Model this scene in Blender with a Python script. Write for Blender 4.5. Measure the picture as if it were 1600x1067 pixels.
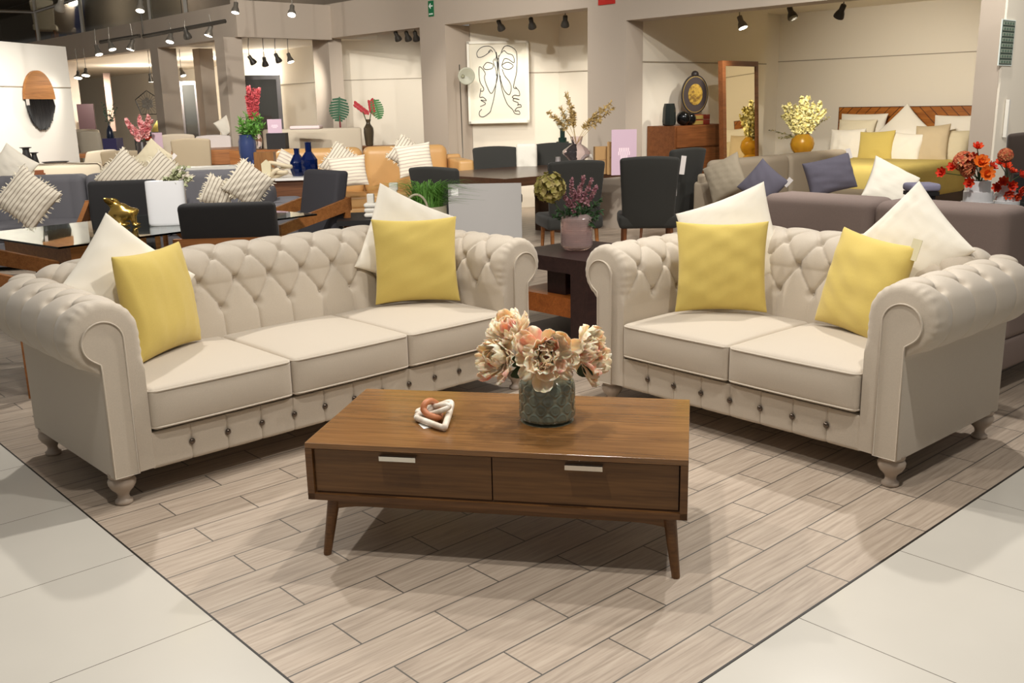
import bpy, bmesh, math, random
import numpy as np
from mathutils import Matrix, Vector
random.seed(7); rng = np.random.default_rng(7)
sc = bpy.context.scene
for o in list(bpy.data.objects): bpy.data.objects.remove(o)
COL = sc.collection
PI = math.pi
# ------------------------------------------------------------------ camera
F_PX, PITCH, ROLL, EYE = 1505.26, .241324, .0211632, 1.5
_fw = Vector((0, math.cos(PITCH), -math.sin(PITCH))); _rt = Vector((1, 0, 0)); _up = _rt.cross(_fw)
CX = math.cos(ROLL)*_rt - math.sin(ROLL)*_up
CY = math.sin(ROLL)*_rt + math.cos(ROLL)*_up
cd = bpy.data.cameras.new('camera'); cam = bpy.data.objects.new('camera', cd); COL.objects.link(cam)
cd.sensor_width = 36; cd.lens = F_PX/1600*36; cd.clip_end = 200; cd.clip_start = .05
M = Matrix.Identity(4)
for i in range(3):
    M[i][0] = CX[i]; M[i][1] = CY[i]; M[i][2] = -_fw[i]
M[0][3], M[1][3], M[2][3] = 0, 0, EYE
cam.matrix_world = M
sc.camera = cam
GA = math.radians(42.15)
D1 = Vector((math.cos(GA), math.sin(GA), 0)); D2 = Vector((-math.sin(GA), math.cos(GA), 0))
# ------------------------------------------------------------------ world, exposure
w = bpy.data.worlds.new('world'); sc.world = w; w.use_nodes = True
bg = w.node_tree.nodes['Background']; bg.inputs[0].default_value = (1.0, .95, .88, 1); bg.inputs[1].default_value = .22
sc.view_settings.view_transform = 'Standard'; sc.view_settings.look = 'None'
sc.view_settings.exposure = 0.0; sc.view_settings.gamma = 1
# ------------------------------------------------------------------ ceiling lights of the showroom, added fill points
def spot(x, y, z, tx, ty, tz, e, size=70, blend=.6, r=.06, col=(1, .965, .91)):
    d = bpy.data.lights.new('spot_lamp', 'SPOT'); d.energy = e; d.spot_size = math.radians(size); d.spot_blend = blend
    d.shadow_soft_size = r; d.color = col
    o = bpy.data.objects.new('spot_lamp', d); COL.objects.link(o); o.location = (x, y, z)
    o.rotation_euler = (Vector((tx, ty, tz)) - Vector((x, y, z))).to_track_quat('-Z', 'Y').to_euler()
    return o
def point(x, y, z, e):
    d = bpy.data.lights.new('fill_lamp', 'POINT'); d.energy = e; d.shadow_soft_size = .1; d.color = (1, .93, .82)  # added fill light for far rooms and mezzanine, no visible source
    o = bpy.data.objects.new('fill_lamp', d); COL.objects.link(o); o.location = (x, y, z)
KEY = 1.06
spot(-2.2, 5.9, 3.6, -.9, 3.9, .4, 260*KEY, 80)
spot(2.2, 6.0, 3.6, 1.1, 4.0, .4, 290*KEY, 80)
spot(-.7, 2.2, 3.6, -.3, 3.6, .4, 150*KEY, 95)
spot(1.3, 2.4, 3.6, .5, 3.6, .4, 190*KEY, 95)
spot(.2, 4.6, 3.7, .2, 3.2, .4, 200*KEY, 85)
# ------------------------------------------------------------------ pixel helpers (photograph measured at 1600x1067)
def ray(px, py):
    return CX*((px-800)/F_PX) + CY*((533.5-py)/F_PX) + _fw
def Pz(px, py, z):
    d = ray(px, py); return Vector((0, 0, EYE)) + d*((z-EYE)/d.z)
def PY(px, py, Y):
    d = ray(px, py); return Vector((0, 0, EYE)) + d*(Y/d.y)
def AB(a, b, z=0): return D1*a + D2*b + Vector((0, 0, z))
# ------------------------------------------------------------------ materials
MATS = {}
def mat(name, col, rough=.6, metal=0, spec=.5, bump=0, bscale=200, cvar=0, cscale=5, sheen=0, trans=0, ior=1.45, emit=None, es=0, coat=0, stretch=None, alpha=1, col2=None, coat_rough=.1):
    if name in MATS: return MATS[name]
    m = bpy.data.materials.new(name); m.use_nodes = True; nt = m.node_tree; b = nt.nodes['Principled BSDF']
    def lin(c): return tuple((x/12.92 if x <= .04045 else ((x+.055)/1.055)**2.4) for x in [v/255 for v in c])
    c = lin(col)
    b.inputs['Base Color'].default_value = (*c, 1); b.inputs['Roughness'].default_value = rough
    b.inputs['Metallic'].default_value = metal; b.inputs['Specular IOR Level'].default_value = spec
    b.inputs['IOR'].default_value = ior
    if sheen: b.inputs['Sheen Weight'].default_value = sheen; b.inputs['Sheen Roughness'].default_value = .5
    if trans: b.inputs['Transmission Weight'].default_value = trans
    if coat: b.inputs['Coat Weight'].default_value = coat; b.inputs['Coat Roughness'].default_value = coat_rough
    if emit: b.inputs['Emission Color'].default_value = (*lin(emit), 1); b.inputs['Emission Strength'].default_value = es
    tc = nt.nodes.new('ShaderNodeTexCoord'); mp = nt.nodes.new('ShaderNodeMapping')
    nt.links.new(tc.outputs['Object'], mp.inputs[0])
    if stretch: mp.inputs['Scale'].default_value = stretch
    if cvar or col2:
        n = nt.nodes.new('ShaderNodeTexNoise'); n.inputs['Scale'].default_value = cscale; n.inputs['Detail'].default_value = 5
        nt.links.new(mp.outputs[0], n.inputs[0])
        mx = nt.nodes.new('ShaderNodeMix'); mx.data_type = 'RGBA'
        if col2:
            c2 = lin(col2); mr = nt.nodes.new('ShaderNodeMapRange'); mr.inputs[1].default_value = .38; mr.inputs[2].default_value = .62
            nt.links.new(n.outputs[0], mr.inputs[0]); nt.links.new(mr.outputs[0], mx.inputs[0])
            mx.inputs[6].default_value = (*c, 1); mx.inputs[7].default_value = (*c2, 1)
        else:
            nt.links.new(n.outputs[0], mx.inputs[0])
            mx.inputs[6].default_value = (*[v*(1-cvar) for v in c], 1); mx.inputs[7].default_value = (*[min(1, v*(1+cvar)) for v in c], 1)
        nt.links.new(mx.outputs[2], b.inputs['Base Color'])
    if bump:
        n = nt.nodes.new('ShaderNodeTexNoise'); n.inputs['Scale'].default_value = bscale; n.inputs['Detail'].default_value = 3
        nt.links.new(mp.outputs[0], n.inputs[0]); bp = nt.nodes.new('ShaderNodeBump'); bp.inputs['Strength'].default_value = bump; bp.inputs['Distance'].default_value = .002
        nt.links.new(n.outputs[0], bp.inputs['Height']); nt.links.new(bp.outputs[0], b.inputs['Normal'])
    MATS[name] = m; return m
def wood(name, c1, c2, rough=.4, axis=0, scale=1., coat=0, dist=3.):
    """procedural grain running along the given local axis"""
    if name in MATS: return MATS[name]
    m = mat(name, c1, rough, coat=coat, coat_rough=.15); nt = m.node_tree; b = nt.nodes['Principled BSDF']
    def lin(c): return tuple(((x/255+.055)/1.055)**2.4 for x in c)
    tc = nt.nodes.new('ShaderNodeTexCoord'); mp = nt.nodes.new('ShaderNodeMapping')
    s = [14*scale]*3; s[axis] = 1.0*scale; mp.inputs['Scale'].default_value = s
    nt.links.new(tc.outputs['Object'], mp.inputs[0])
    n = nt.nodes.new('ShaderNodeTexNoise'); n.inputs['Scale'].default_value = 1.6; n.inputs['Detail'].default_value = 8; n.inputs['Roughness'].default_value = .65; n.inputs['Distortion'].default_value = dist*.25
    nt.links.new(mp.outputs[0], n.inputs[0])
    mr = nt.nodes.new('ShaderNodeMapRange'); mr.inputs[1].default_value = .3; mr.inputs[2].default_value = .7
    nt.links.new(n.outputs[0], mr.inputs[0])
    mp2 = nt.nodes.new('ShaderNodeMapping'); s2 = [90*scale]*3; s2[axis] = 3*scale; mp2.inputs['Scale'].default_value = s2
    nt.links.new(tc.outputs['Object'], mp2.inputs[0])
    n2 = nt.nodes.new('ShaderNodeTexNoise'); n2.inputs['Scale'].default_value = 1.5; n2.inputs['Detail'].default_value = 4; nt.links.new(mp2.outputs[0], n2.inputs[0])
    mx = nt.nodes.new('ShaderNodeMix'); mx.data_type = 'RGBA'; nt.links.new(mr.outputs[0], mx.inputs[0])
    mx.inputs[6].default_value = (*lin(c2), 1); mx.inputs[7].default_value = (*lin(c1), 1)
    mr2 = nt.nodes.new('ShaderNodeMapRange'); mr2.inputs[1].default_value = .4; mr2.inputs[2].default_value = .6; mr2.inputs[3].default_value = .82; mr2.inputs[4].default_value = 1.06
    nt.links.new(n2.outputs[0], mr2.inputs[0])
    mu = nt.nodes.new('ShaderNodeMix'); mu.data_type = 'RGBA'; mu.blend_type = 'MULTIPLY'; mu.inputs[0].default_value = 1
    nt.links.new(mx.outputs[2], mu.inputs[6]); nt.links.new(mr2.outputs[0], mu.inputs[7])
    nt.links.new(mu.outputs[2], b.inputs['Base Color'])
    return m
def glass(name, col, rough=.02, ior=1.45):
    """tinted clear glass (glossy over see-through)"""
    if name in MATS: return MATS[name]
    return mat(name, col, rough, trans=1, ior=ior)
# ------------------------------------------------------------------ mesh helpers
def link(name, me, m=None, parent=None, smooth=False):
    o = bpy.data.objects.new(name, me); COL.objects.link(o)
    if m is not None: me.materials.append(m)
    if smooth: me.polygons.foreach_set('use_smooth', [True]*len(me.polygons))
    if parent is not None: o.parent = parent
    return o
class MB:
    def __init__(s): s.v = []; s.f = []; s.n = 0
    def add(s, V, Fc, mtx=None):
        V = np.asarray(V, float).reshape(-1, 3)
        if mtx is not None:
            A = np.array(mtx); V = V @ A[:3, :3].T + A[:3, 3]
        s.v.append(V); s.f.extend([tuple(i+s.n for i in f) for f in Fc]); s.n += len(V); return s
    def box(s, x0, x1, y0, y1, z0, z1, mtx=None):
        V = [(x, y, z) for z in (z0, z1) for y in (y0, y1) for x in (x0, x1)]
        return s.add(V, [(0, 2, 3, 1), (4, 5, 7, 6), (0, 1, 5, 4), (2, 6, 7, 3), (0, 4, 6, 2), (1, 3, 7, 5)], mtx)
    def grid(s, P, close_u=False, close_v=False, mtx=None, flip=False):
        P = np.asarray(P, float); n, m = P.shape[:2]; fc = []
        for i in range(n if close_u else n-1):
            for j in range(m if close_v else m-1):
                a = i*m+j; b = ((i+1) % n)*m+j; c = ((i+1) % n)*m+(j+1) % m; d = i*m+(j+1) % m
                fc.append((a, d, c, b) if flip else (a, b, c, d))
        return s.add(P.reshape(-1, 3), fc, mtx)
    def lathe(s, prof, n=24, mtx=None, cap=True):
        pr = [(max(r, 1e-4), z) for r, z in prof]; a = np.linspace(0, 2*PI, n, endpoint=False)
        P = np.array([[(r*math.cos(t), r*math.sin(t), z) for r, z in pr] for t in a])
        s.grid(P, close_u=True, mtx=mtx)
        if cap:
            k = s.n-n*len(pr)
            if prof[0][0] > 2e-4: s.f.append(tuple(k+i*len(pr) for i in range(n))[::-1])
            if prof[-1][0] > 2e-4: s.f.append(tuple(k+i*len(pr)+len(pr)-1 for i in range(n)))
        return s
    def tube(s, pts, r, n=8, close=False, cap=True, mtx=None):
        pts = [Vector(p) for p in pts]; N = len(pts); rr = r if hasattr(r, '__len__') else [r]*N
        rows = []; ref = Vector((0, 0, 1)); prev = None
        for i, p in enumerate(pts):
            if close: t = pts[(i+1) % N]-pts[i-1]
            else: t = pts[min(i+1, N-1)]-pts[max(i-1, 0)]
            t.normalize()
            if prev is None:
                x = t.cross(ref)
                if x.length < .05: x = t.cross(Vector((1, 0, 0)))
            else: x = prev - t*prev.dot(t)
            x.normalize(); prev = x; y = t.cross(x)
            rows.append([tuple(p+(x*math.cos(a)+y*math.sin(a))*rr[i]) for a in [2*PI*k/n for k in range(n)]])
        k0 = s.n
        s.grid(np.array(rows), close_u=close, close_v=True, mtx=mtx, flip=True)
        if cap and not close:
            s.f.append(tuple(k0+i for i in range(n))); s.f.append(tuple(k0+(N-1)*n+i for i in range(n))[::-1])
        return s
    def prism(s, poly, z0, z1, mtx=None):
        n = len(poly); V = [(x, y, z0) for x, y in poly]+[(x, y, z1) for x, y in poly]
        fc = [tuple(range(n))[::-1], tuple(range(n, 2*n))]+[(i, (i+1) % n, n+(i+1) % n, n+i) for i in range(n)]
        return s.add(V, fc, mtx)
    def rbox(s, cx, cy, cz, w, d, h, r, seg=3, mid=1, crown=0, mtx=None, fn=None):
        def ax(L):
            e = [-L/2 + r*(1-math.cos(PI/2*i/seg)) for i in range(seg+1)]
            m = list(np.linspace(-L/2+r, L/2-r, mid+1))[1:-1] if mid > 1 else []
            return np.array(e+m+[-x for x in e[::-1]])
        X, Y, Z = ax(w), ax(d), ax(h); hw, hd, hh = w/2, d/2, h/2
        def mapp(P):
            P = np.array(P, float); Hf = np.array([hw-r, hd-r, hh-r]); C = np.clip(P, -Hf, Hf); D = P-C; L = np.linalg.norm(D, axis=-1, keepdims=True)
            mx = np.max(np.abs(D), axis=-1, keepdims=True)
            Q = np.where(L > 1e-9, C + D/np.maximum(L, 1e-9)*np.where(mx > 0, r, 0), P)
            if crown: Q[..., 2] += crown*(1-np.clip(np.abs(Q[..., 0]/hw), 0, 1)**2.5)*(1-np.clip(np.abs(Q[..., 1]/hd), 0, 1)**2.5)*np.clip(Q[..., 2]/hh*.5+.5, 0, 1)
            if fn is not None: Q = fn(Q)
            return Q + np.array([cx, cy, cz])
        def face(A, B, k, sg, order):
            G = np.zeros((len(A), len(B), 3)); a, b = order
            G[..., a] = A[:, None]; G[..., b] = B[None, :]; G[..., k] = sg
            return mapp(G)
        s.grid(face(X, Y, 2, hh, (0, 1)), mtx=mtx); s.grid(face(X, Y, 2, -hh, (0, 1)), mtx=mtx, flip=True)
        s.grid(face(Y, Z, 0, hw, (1, 2)), mtx=mtx); s.grid(face(Y, Z, 0, -hw, (1, 2)), mtx=mtx, flip=True)
        s.grid(face(X, Z, 1, -hd, (0, 2)), mtx=mtx); s.grid(face(X, Z, 1, hd, (0, 2)), mtx=mtx, flip=True)
        return s
    def build(s, name, m, parent=None, smooth=False, merge=False, angle=None):
        me = bpy.data.meshes.new(name); V = np.concatenate(s.v); me.from_pydata(V.tolist(), [], s.f); me.update()
        if merge:
            bm = bmesh.new(); bm.from_mesh(me); bmesh.ops.remove_doubles(bm, verts=bm.verts, dist=1e-5); bm.to_mesh(me); bm.free()
        if angle is not None:
            smooth = True
        o = link(name, me, m, parent, smooth)
        if angle is not None: me.set_sharp_from_angle(angle=math.radians(angle))
        return o
def T(name, label, cat, loc=(0, 0, 0), rot=0, group=None):
    o = bpy.data.objects.new(name, None); COL.objects.link(o); o.empty_display_size = .1
    o.location = loc; o.rotation_euler = rot if hasattr(rot, '__len__') else (0, 0, rot)
    return tag(o, label, cat, group)
def tag(o, label, cat, group=None):
    o['label'] = label; o['category'] = cat
    if group: o['group'] = group
    return o
def struct(o): o['kind'] = 'structure'; return o
def dup(root, loc, rot, label=None, group=None):
    r = root.copy(); COL.objects.link(r); r.location = loc; r.rotation_euler = rot if hasattr(rot, '__len__') else (0, 0, rot)
    if label: r['label'] = label
    if group: r['group'] = group
    for ch in list(root.children):
        c = ch.copy(); COL.objects.link(c); c.parent = r
        for g in list(ch.children):
            d = g.copy(); COL.objects.link(d); d.parent = c
    return r
def rmat(loc=(0, 0, 0), rx=0, ry=0, rz=0, s=1):
    return Matrix.Translation(loc) @ Matrix.Rotation(rz, 4, 'Z') @ Matrix.Rotation(rx, 4, 'X') @ Matrix.Rotation(ry, 4, 'Y') @ Matrix.Scale(s, 4)
# ================================================================== MATERIALS
LINEN = mat('beige_linen', (190, 177, 159), .6, bump=.5, bscale=700, cvar=.10, cscale=260, sheen=.25, spec=.4)
YELLOW = mat('mustard_cotton', (204, 180, 98), .85, bump=.5, bscale=500, cvar=.06, cscale=250, sheen=.2, spec=.2)
WHITE_P = mat('white_cushion_cotton', (236, 228, 212), .9, bump=.3, bscale=500, spec=.2)
FOOT = mat('taupe_painted_wood', (168, 152, 136), .35)
CHROME = mat('chrome', (215, 210, 200), .25, 1)
WALNUT_T = wood('walnut_top', (146, 102, 56), (108, 72, 36), .26, 0, coat=.3)
WALNUT_D = wood('walnut_front', (124, 87, 50), (98, 67, 36), .4, 0)
WALNUT = wood('walnut', (120, 82, 46), (92, 60, 31), .35, 0)
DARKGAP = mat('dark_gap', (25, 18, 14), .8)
WALL = mat('warm_white_wall', (232, 222, 204), .85)
WALL_T = mat('taupe_wall', (186, 172, 156), .85)
BLACKF = mat('black_fabric', (36, 34, 34), .9, bump=.3, bscale=400, sheen=.05)
# ================================================================== SETTING
def floor_mat():
    m = mat('wood_look_plank_tile', (188, 168, 146), .42); nt = m.node_tree; b = nt.nodes['Principled BSDF']
    L = nt.links.new
    tc = nt.nodes.new('ShaderNodeTexCoord'); mp = nt.nodes.new('ShaderNodeMapping'); L(tc.outputs['Object'], mp.inputs[0])
    mp.inputs['Location'].default_value = (-1.865+.5292, -1.3575, 0)
    br = nt.nodes.new('ShaderNodeTexBrick'); br.offset = .5; br.offset_frequency = 2; br.squash = 1
    L(mp.outputs[0], br.inputs['Vector'])
    br.inputs['Scale'].default_value = 1; br.inputs['Brick Width'].default_value = .5292; br.inputs['Row Height'].default_value = .158
    br.inputs['Mortar Size'].default_value = .0028; br.inputs['Mortar Smooth'].default_value = .1; br.inputs['Bias'].default_value = 0
    br.inputs['Color1'].default_value = (0, 0, 0, 1); br.inputs['Color2'].default_value = (1, 1, 1, 1); br.inputs['Mortar'].default_value = (.5, .5, .5, 1)
    # grain
    mg = nt.nodes.new('ShaderNodeMapping'); mg.inputs['Scale'].default_value = (2.2, 42, 1); L(tc.outputs['Object'], mg.inputs[0])
    # shift grain per plank
    ad = nt.nodes.new('ShaderNodeVectorMath'); ad.operation = 'MULTIPLY_ADD'; ad.inputs[1].default_value = (37, 11, 0); L(br.outputs['Color'], ad.inputs[0]); L(mg.outputs[0], ad.inputs[2])
    n = nt.nodes.new('ShaderNodeTexNoise'); n.inputs['Scale'].default_value = 1.7; n.inputs['Detail'].default_value = 7; n.inputs['Roughness'].default_value = .6; n.inputs['Distortion'].default_value = .5; L(ad.outputs[0], n.inputs[0])
    cr = nt.nodes.new('ShaderNodeValToRGB'); L(n.outputs[0], cr.inputs[0]); e = cr.color_ramp.elements
    e[0].position = .3; e[0].color = (.31, .245, .185, 1); e[1].position = .7; e[1].color = (.51, .425, .335, 1)
    k = e.new(.5); k.color = (.43, .345, .268, 1)
    n3 = nt.nodes.new('ShaderNodeTexNoise'); n3.inputs['Scale'].default_value = 3.; n3.inputs['Detail'].default_value = 2; L(ad.outputs[0], n3.inputs[0])
    hs = nt.nodes.new('ShaderNodeMix'); hs.data_type = 'RGBA'; hs.blend_type = 'MULTIPLY'; hs.inputs[0].default_value = 1
    tone = nt.nodes.new('ShaderNodeValToRGB'); tone.color_ramp.elements[0].color = (.92, .91, .90, 1); tone.color_ramp.elements[1].color = (1.04, 1.03, 1.02, 1); L(br.outputs['Color'], tone.inputs[0])
    L(cr.outputs[0], hs.inputs[6]); L(tone.outputs[0], hs.inputs[7])
    mx = nt.nodes.new('ShaderNodeMix'); mx.data_type = 'RGBA'; L(br.outputs['Fac'], mx.inputs[0]); L(hs.outputs[2], mx.inputs[6]); mx.inputs[7].default_value = (.10, .085, .07, 1)
    L(mx.outputs[2], b.inputs['Base Color'])
    bp = nt.nodes.new('ShaderNodeBump'); bp.inputs['Strength'].default_value = .25; bp.inputs['Distance'].default_value = .002
    sb = nt.nodes.new('ShaderNodeMath'); sb.operation = 'SUBTRACT'; L(n.outputs[0], sb.inputs[0]); L(br.outputs['Fac'], sb.inputs[1]); L(sb.outputs[0], bp.inputs['Height']); L(bp.outputs[0], b.inputs['Normal'])
    return m
def tile_mat(name, ox, oy, wx, wy, ang=0):
    m = mat(name, (206, 200, 188), .22, coat=.2); nt = m.node_tree; b = nt.nodes['Principled BSDF']; L = nt.links.new
    tc = nt.nodes.new('ShaderNodeTexCoord'); mp = nt.nodes.new('ShaderNodeMapping'); L(tc.outputs['Object'], mp.inputs[0]); mp.inputs['Location'].default_value = (-ox, -oy, 0)
    br = nt.nodes.new('ShaderNodeTexBrick'); br.offset = 0; L(mp.outputs[0], br.inputs['Vector']); br.inputs['Scale'].default_value = 1
    br.inputs['Brick Width'].default_value = wx; br.inputs['Row Height'].default_value = wy; br.inputs['Mortar Size'].default_value = .0016; br.inputs['Mortar Smooth'].default_value = .1
    br.inputs['Color1'].default_value = (.585, .545, .475, 1); br.inputs['Color2'].default_value = (.585, .545, .475, 1); br.inputs['Mortar'].default_value = (.12, .1, .08, 1)
    n = nt.nodes.new('ShaderNodeTexNoise'); n.inputs['Scale'].default_value = 2.5; n.inputs['Detail'].default_value = 4; L(tc.outputs['Object'], n.inputs[0])
    mr = nt.nodes.new('ShaderNodeMapRange'); mr.inputs[3].default_value = .94; mr.inputs[4].default_value = 1.05; L(n.outputs[0], mr.inputs[0])
    mu = nt.nodes.new('ShaderNodeMix'); mu.data_type = 'RGBA'; mu.blend_type = 'MULTIPLY'; mu.inputs[0].default_value = 1; L(br.outputs['Color'], mu.inputs[6]); L(mr.outputs[0], mu.inputs[7])
    L(mu.outputs[2], b.inputs['Base Color']); return m
def gplane(name, a0, a1, b0, b1, m, z=0.):
    o = MB().add([(a0, b0, z), (a1, b0, z), (a1, b1, z), (a0, b1, z)], [(0, 1, 2, 3)]).build(name, m); o.rotation_euler = (0, 0, GA); return struct(o)
gplane('floor', 1.095, 45, 1.36, 45, floor_mat())
gplane('floor', -6, 1.089, -6, 45, tile_mat('cream_floor_tile', 1.09-6.3, 2.60-6.15, 1.26, .613))
gplane('floor', 1.089, 45, -6, 1.353, tile_mat('cream_floor_tile_right', 2.352-6.3, 1.353-6.3, .63, .63))
def gbox(name, a0, a1, b0, b1, z0, z1, m):
    o = MB().box(a0, a1, b0, b1, z0, z1).build(name, m); o.rotation_euler = (0, 0, GA); return struct(o)
TRIM = mat('black_floor_trim', (40, 34, 30), .5)
gbox('trim_1', 1.089, 1.095, 1.353, 45, -.01, .0012, TRIM); gbox('trim_2', 1.089, 45, 1.353, 1.36, -.01, .0012, TRIM)
# front wall with its three openings (taupe face)
def wallseg(name, p, q, z0, z1, m, th=.12):
    p = Vector(p).to_2d() if len(p) == 3 else Vector(p); q = Vector(q).to_2d() if len(q) == 3 else Vector(q)
    d = q-p; o = MB().box(0, d.length, 0, th, z0, z1).build(name, m); o.location = (p.x, p.y, 0); o.rotation_euler = (0, 0, math.atan2(d.y, d.x)); return struct(o)
A1 = 8.85
gbox('wall_front', A1, A1+.3, 7.70, 14.56, 2.6, 3.12, WALL_T)
gbox('wall_front', A1, A1+.3, 3.50, 7.70, 2.41, 3.12, WALL_T)
gbox('wall_front', A1, A1+.45, 11.04, 11.62, 0, 2.6, WALL_T)
gbox('wall_front', A1, A1+.3, 7.70, 8.31, 0, 2.6, WALL_T)
gbox('wall_front', A1, A1+.25, 14.07, 14.56, 0, 2.6, WALL_T)
gbox('wall_front', A1, A1+.3, 3.50, 3.70, 0, 2.41, WALL_T)
gbox('wall_right', A1+.003, 14.6, 3.48, 3.499, 0, 3.12, WALL); gbox('wall_right', A1+.3, 14.6, 3.5, 3.7, 0, 3.12, WALL)
GROOVE = mat('wall_groove', (166, 154, 136), .9)
def groove(p, q, z, h=.012):
    o = wallseg('trim_3', p, q, z-h/2, z+h/2, GROOVE, .02); return o
# niche 1 (leaf plants), niche 2 (framed drawing), niche 3 (bedroom)
n1a, n1b = Vector((-3.2, 17.3)), Vector((-.9, 16.75))
wallseg('wall_back', n1a, n1b, 0, 3.1, WALL); groove(n1a+Vector((0, -.01)), n1b+Vector((0, -.01)), 1.96)
n2a, n2b = Vector((-.51, 14.43)), Vector((.77, 14.55))
wallseg('wall_back', n2a, n2b, 0, 3.1, WALL); groove(n2a+Vector((0, -.01)), n2b+Vector((0, -.01)), 1.94)
n2c = Vector((2.3, 12.85))
for pp, qq in ((PY(380, 150, 20.6), PY(493, 150, 18.2)),):
    wallseg('wall_back', pp, qq, 0, 2.6, WALL); groove(pp-Vector((0, .012, 0)), qq-Vector((0, .012, 0)), 1.96)
wallseg('wall_back', n2b, n2c, 0, 3.1, WALL); groove(n2b+Vector((-.01, -.01)), n2c+Vector((-.01, -.01)), 1.94)
p1, p2 = AB(8.95, 7.72), AB(11.75, 7.72)
wallseg('wall_back', p1, p2, 0, 3.1, WALL, .1); groove(p1-D2*.012, p2-D2*.012, 1.96)
A3 = 13.2
p3 = AB(A3, 8.45); p4 = AB(A3, 3.0)
wallseg('wall_back', p3, p4, 0, 3.1, WALL); wallseg('wall_back', AB(11.75, 8.45), AB(13.3, 8.45), 0, 3.1, WALL, .1); wallseg('wall_back', AB(11.75, 8.45), AB(11.75, 7.82), 0, 3.1, WALL, .1)
groove(p3-D1*.012, p4-D1*.012, 2.04)
# low ceilings in the niches
def cpoly(name, pts, z, m, th=.05):
    o = MB().prism([(p[0], p[1]) for p in pts], z, z+th).build(name, m); return struct(o)
cpoly('ceiling', [AB(A1+.3, 8.3), AB(A1+.3, 14.5), (-3.0, 16.6), (-.9, 16.2), (.9, 14.4), (2.3, 12.8)][::-1], 2.80, WALL)
cpoly('ceiling', [AB(A1+.3, 3.7), AB(14.2, 3.7), AB(14.2, 8.5), AB(11.7, 8.5), AB(11.7, 7.8), AB(A1+.3, 7.8)], 2.72, WALL)
# mezzanine edge on the left
gbox('wall_left', 7.2, 7.4, 14.1, 40, 2.57, 3.05, WALL_T)
gbox('wall_left', 7.2, 8.85, 13.95, 14.1, 2.57, 3.1, WALL_T)
gbox('ceiling', 7.4, 12, 14.1, 40, 2.6, 2.7, WALL)
FARW = mat('far_beige_wall', (214, 203, 184), .85)
DARKUP = mat('dark_upper_wall', (122, 110, 96), .9)
gbox('wall_back', 11.8, 12, 14.5, 45, 0, 2.6, FARW)
gbox('wall_back', 9.8, 10, 4, 45, 3.06, 4.6, DARKUP); gbox('ceiling', 1.5, 10, 9.6, 45, 4.45, 4.55, DARKUP)
def colm(px, Y, wd, z1=2.57, m=WALL_T, rot=GA):
    p = PY(px, 150, Y); o = MB().box(-wd/2, wd/2, -wd/2, wd/2, 0, z1).build('wall_column', m); o.location = (p.x, p.y, 0); o.rotation_euler = (0, 0, rot); struct(o); return o
colm(364, 15.35, .30); colm(262, 17.6, .33); colm(323, 17.9, .26); colm(107, 21.5, .36)
# bright partition on the far left
pa, pb = Vector((-6.75, 11.6)), Vector((-6.22, 14.25))
WALLB = mat('white_partition', (240, 236, 226), .85)
wallseg('wall_left', pa, pb, 0, 2.42, WALLB)
wallseg('wall_left', (-8.6, 13.2), (-6.46, 13.06), 0, 2.40, WALLB, .05)
# ================================================================== CHESTERFIELD SOFAS
def resample(pts, step):
    pts = np.array(pts, float); d = np.r_[0, np.cumsum(np.linalg.norm(np.diff(pts, axis=0), axis=1))]
    n = max(2, int(d[-1]/step)+1); t = np.linspace(0, d[-1], n)
    return np.c_[np.interp(t, d, pts[:, 0]), np.interp(t, d, pts[:, 1])], t
def seg_dist(S, Tt, a, b):
    ax, ay = a; bx, by = b; dx, dy = bx-ax, by-ay; L2 = dx*dx+dy*dy
    k = np.clip(((S-ax)*dx+(Tt-ay)*dy)/L2, 0, 1); return np.hypot(S-ax-k*dx, Tt-ay-k*dy)
def tuft(S, Tt, rows, D, s0, s1, t_lo, t_hi, A=.020, B=.025, wlo=.75, whi=.55):
    """diamond tufting: deep buttons, creases between them, straight pleats at both ends; returns height and button list"""
    btn = []
    for t, off in rows:
        k0 = math.floor((s0-off)/D)-1; btn.append([(off+k*D, t) for k in range(k0, int((s1-s0)/D)+4+k0)])
    segs = []
    for r in range(len(rows)-1):
        for (x, t) in btn[r]:
            for (x2, t2) in btn[r+1]:
                if abs(abs(x2-x)-D/2) < D*.1: segs.append(((x, t), (x2, t2), 1.))
    for (x, t) in btn[0]: segs.append(((x, t), (x, t_lo), wlo))
    for (x, t) in btn[-1]: segs.append(((x, t), (x, t_hi), whi))
    h = np.ones_like(S)
    for a, b, wt in segs:
        if max(a[0], b[0]) < s0-.1 or min(a[0], b[0]) > s1+.1: continue
        d = seg_dist(S, Tt, a, b)
        h = np.minimum(h, 1-wt*(.50*np.exp(-d/.0045)+.50*np.exp(-(d/.034)**1.3)))
    H = A*(h-.55)
    pts = []
    for row in btn:
        for (x, t) in row:
            if s0+.015 < x < s1-.015:
                r2 = (S-x)**2+(Tt-t)**2; H = H-B*np.exp(-r2/.020**2); pts.append((x, t))
    return H, pts
def prof_normals(P):
    d = np.gradient(P, axis=0); n = np.c_[-d[:, 1], d[:, 0]]; return n/np.linalg.norm(n, axis=1, keepdims=True)
def arc(cx, cz, R, a0, a1, n=40):
    return [(cx+R*math.cos(math.radians(a)), cz+R*math.sin(math.radians(a))) for a in np.linspace(a0, a1, n)]
def piping(mb, pts, r=.0045, close=False): mb.tube(pts, r, 6, close=close)
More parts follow.
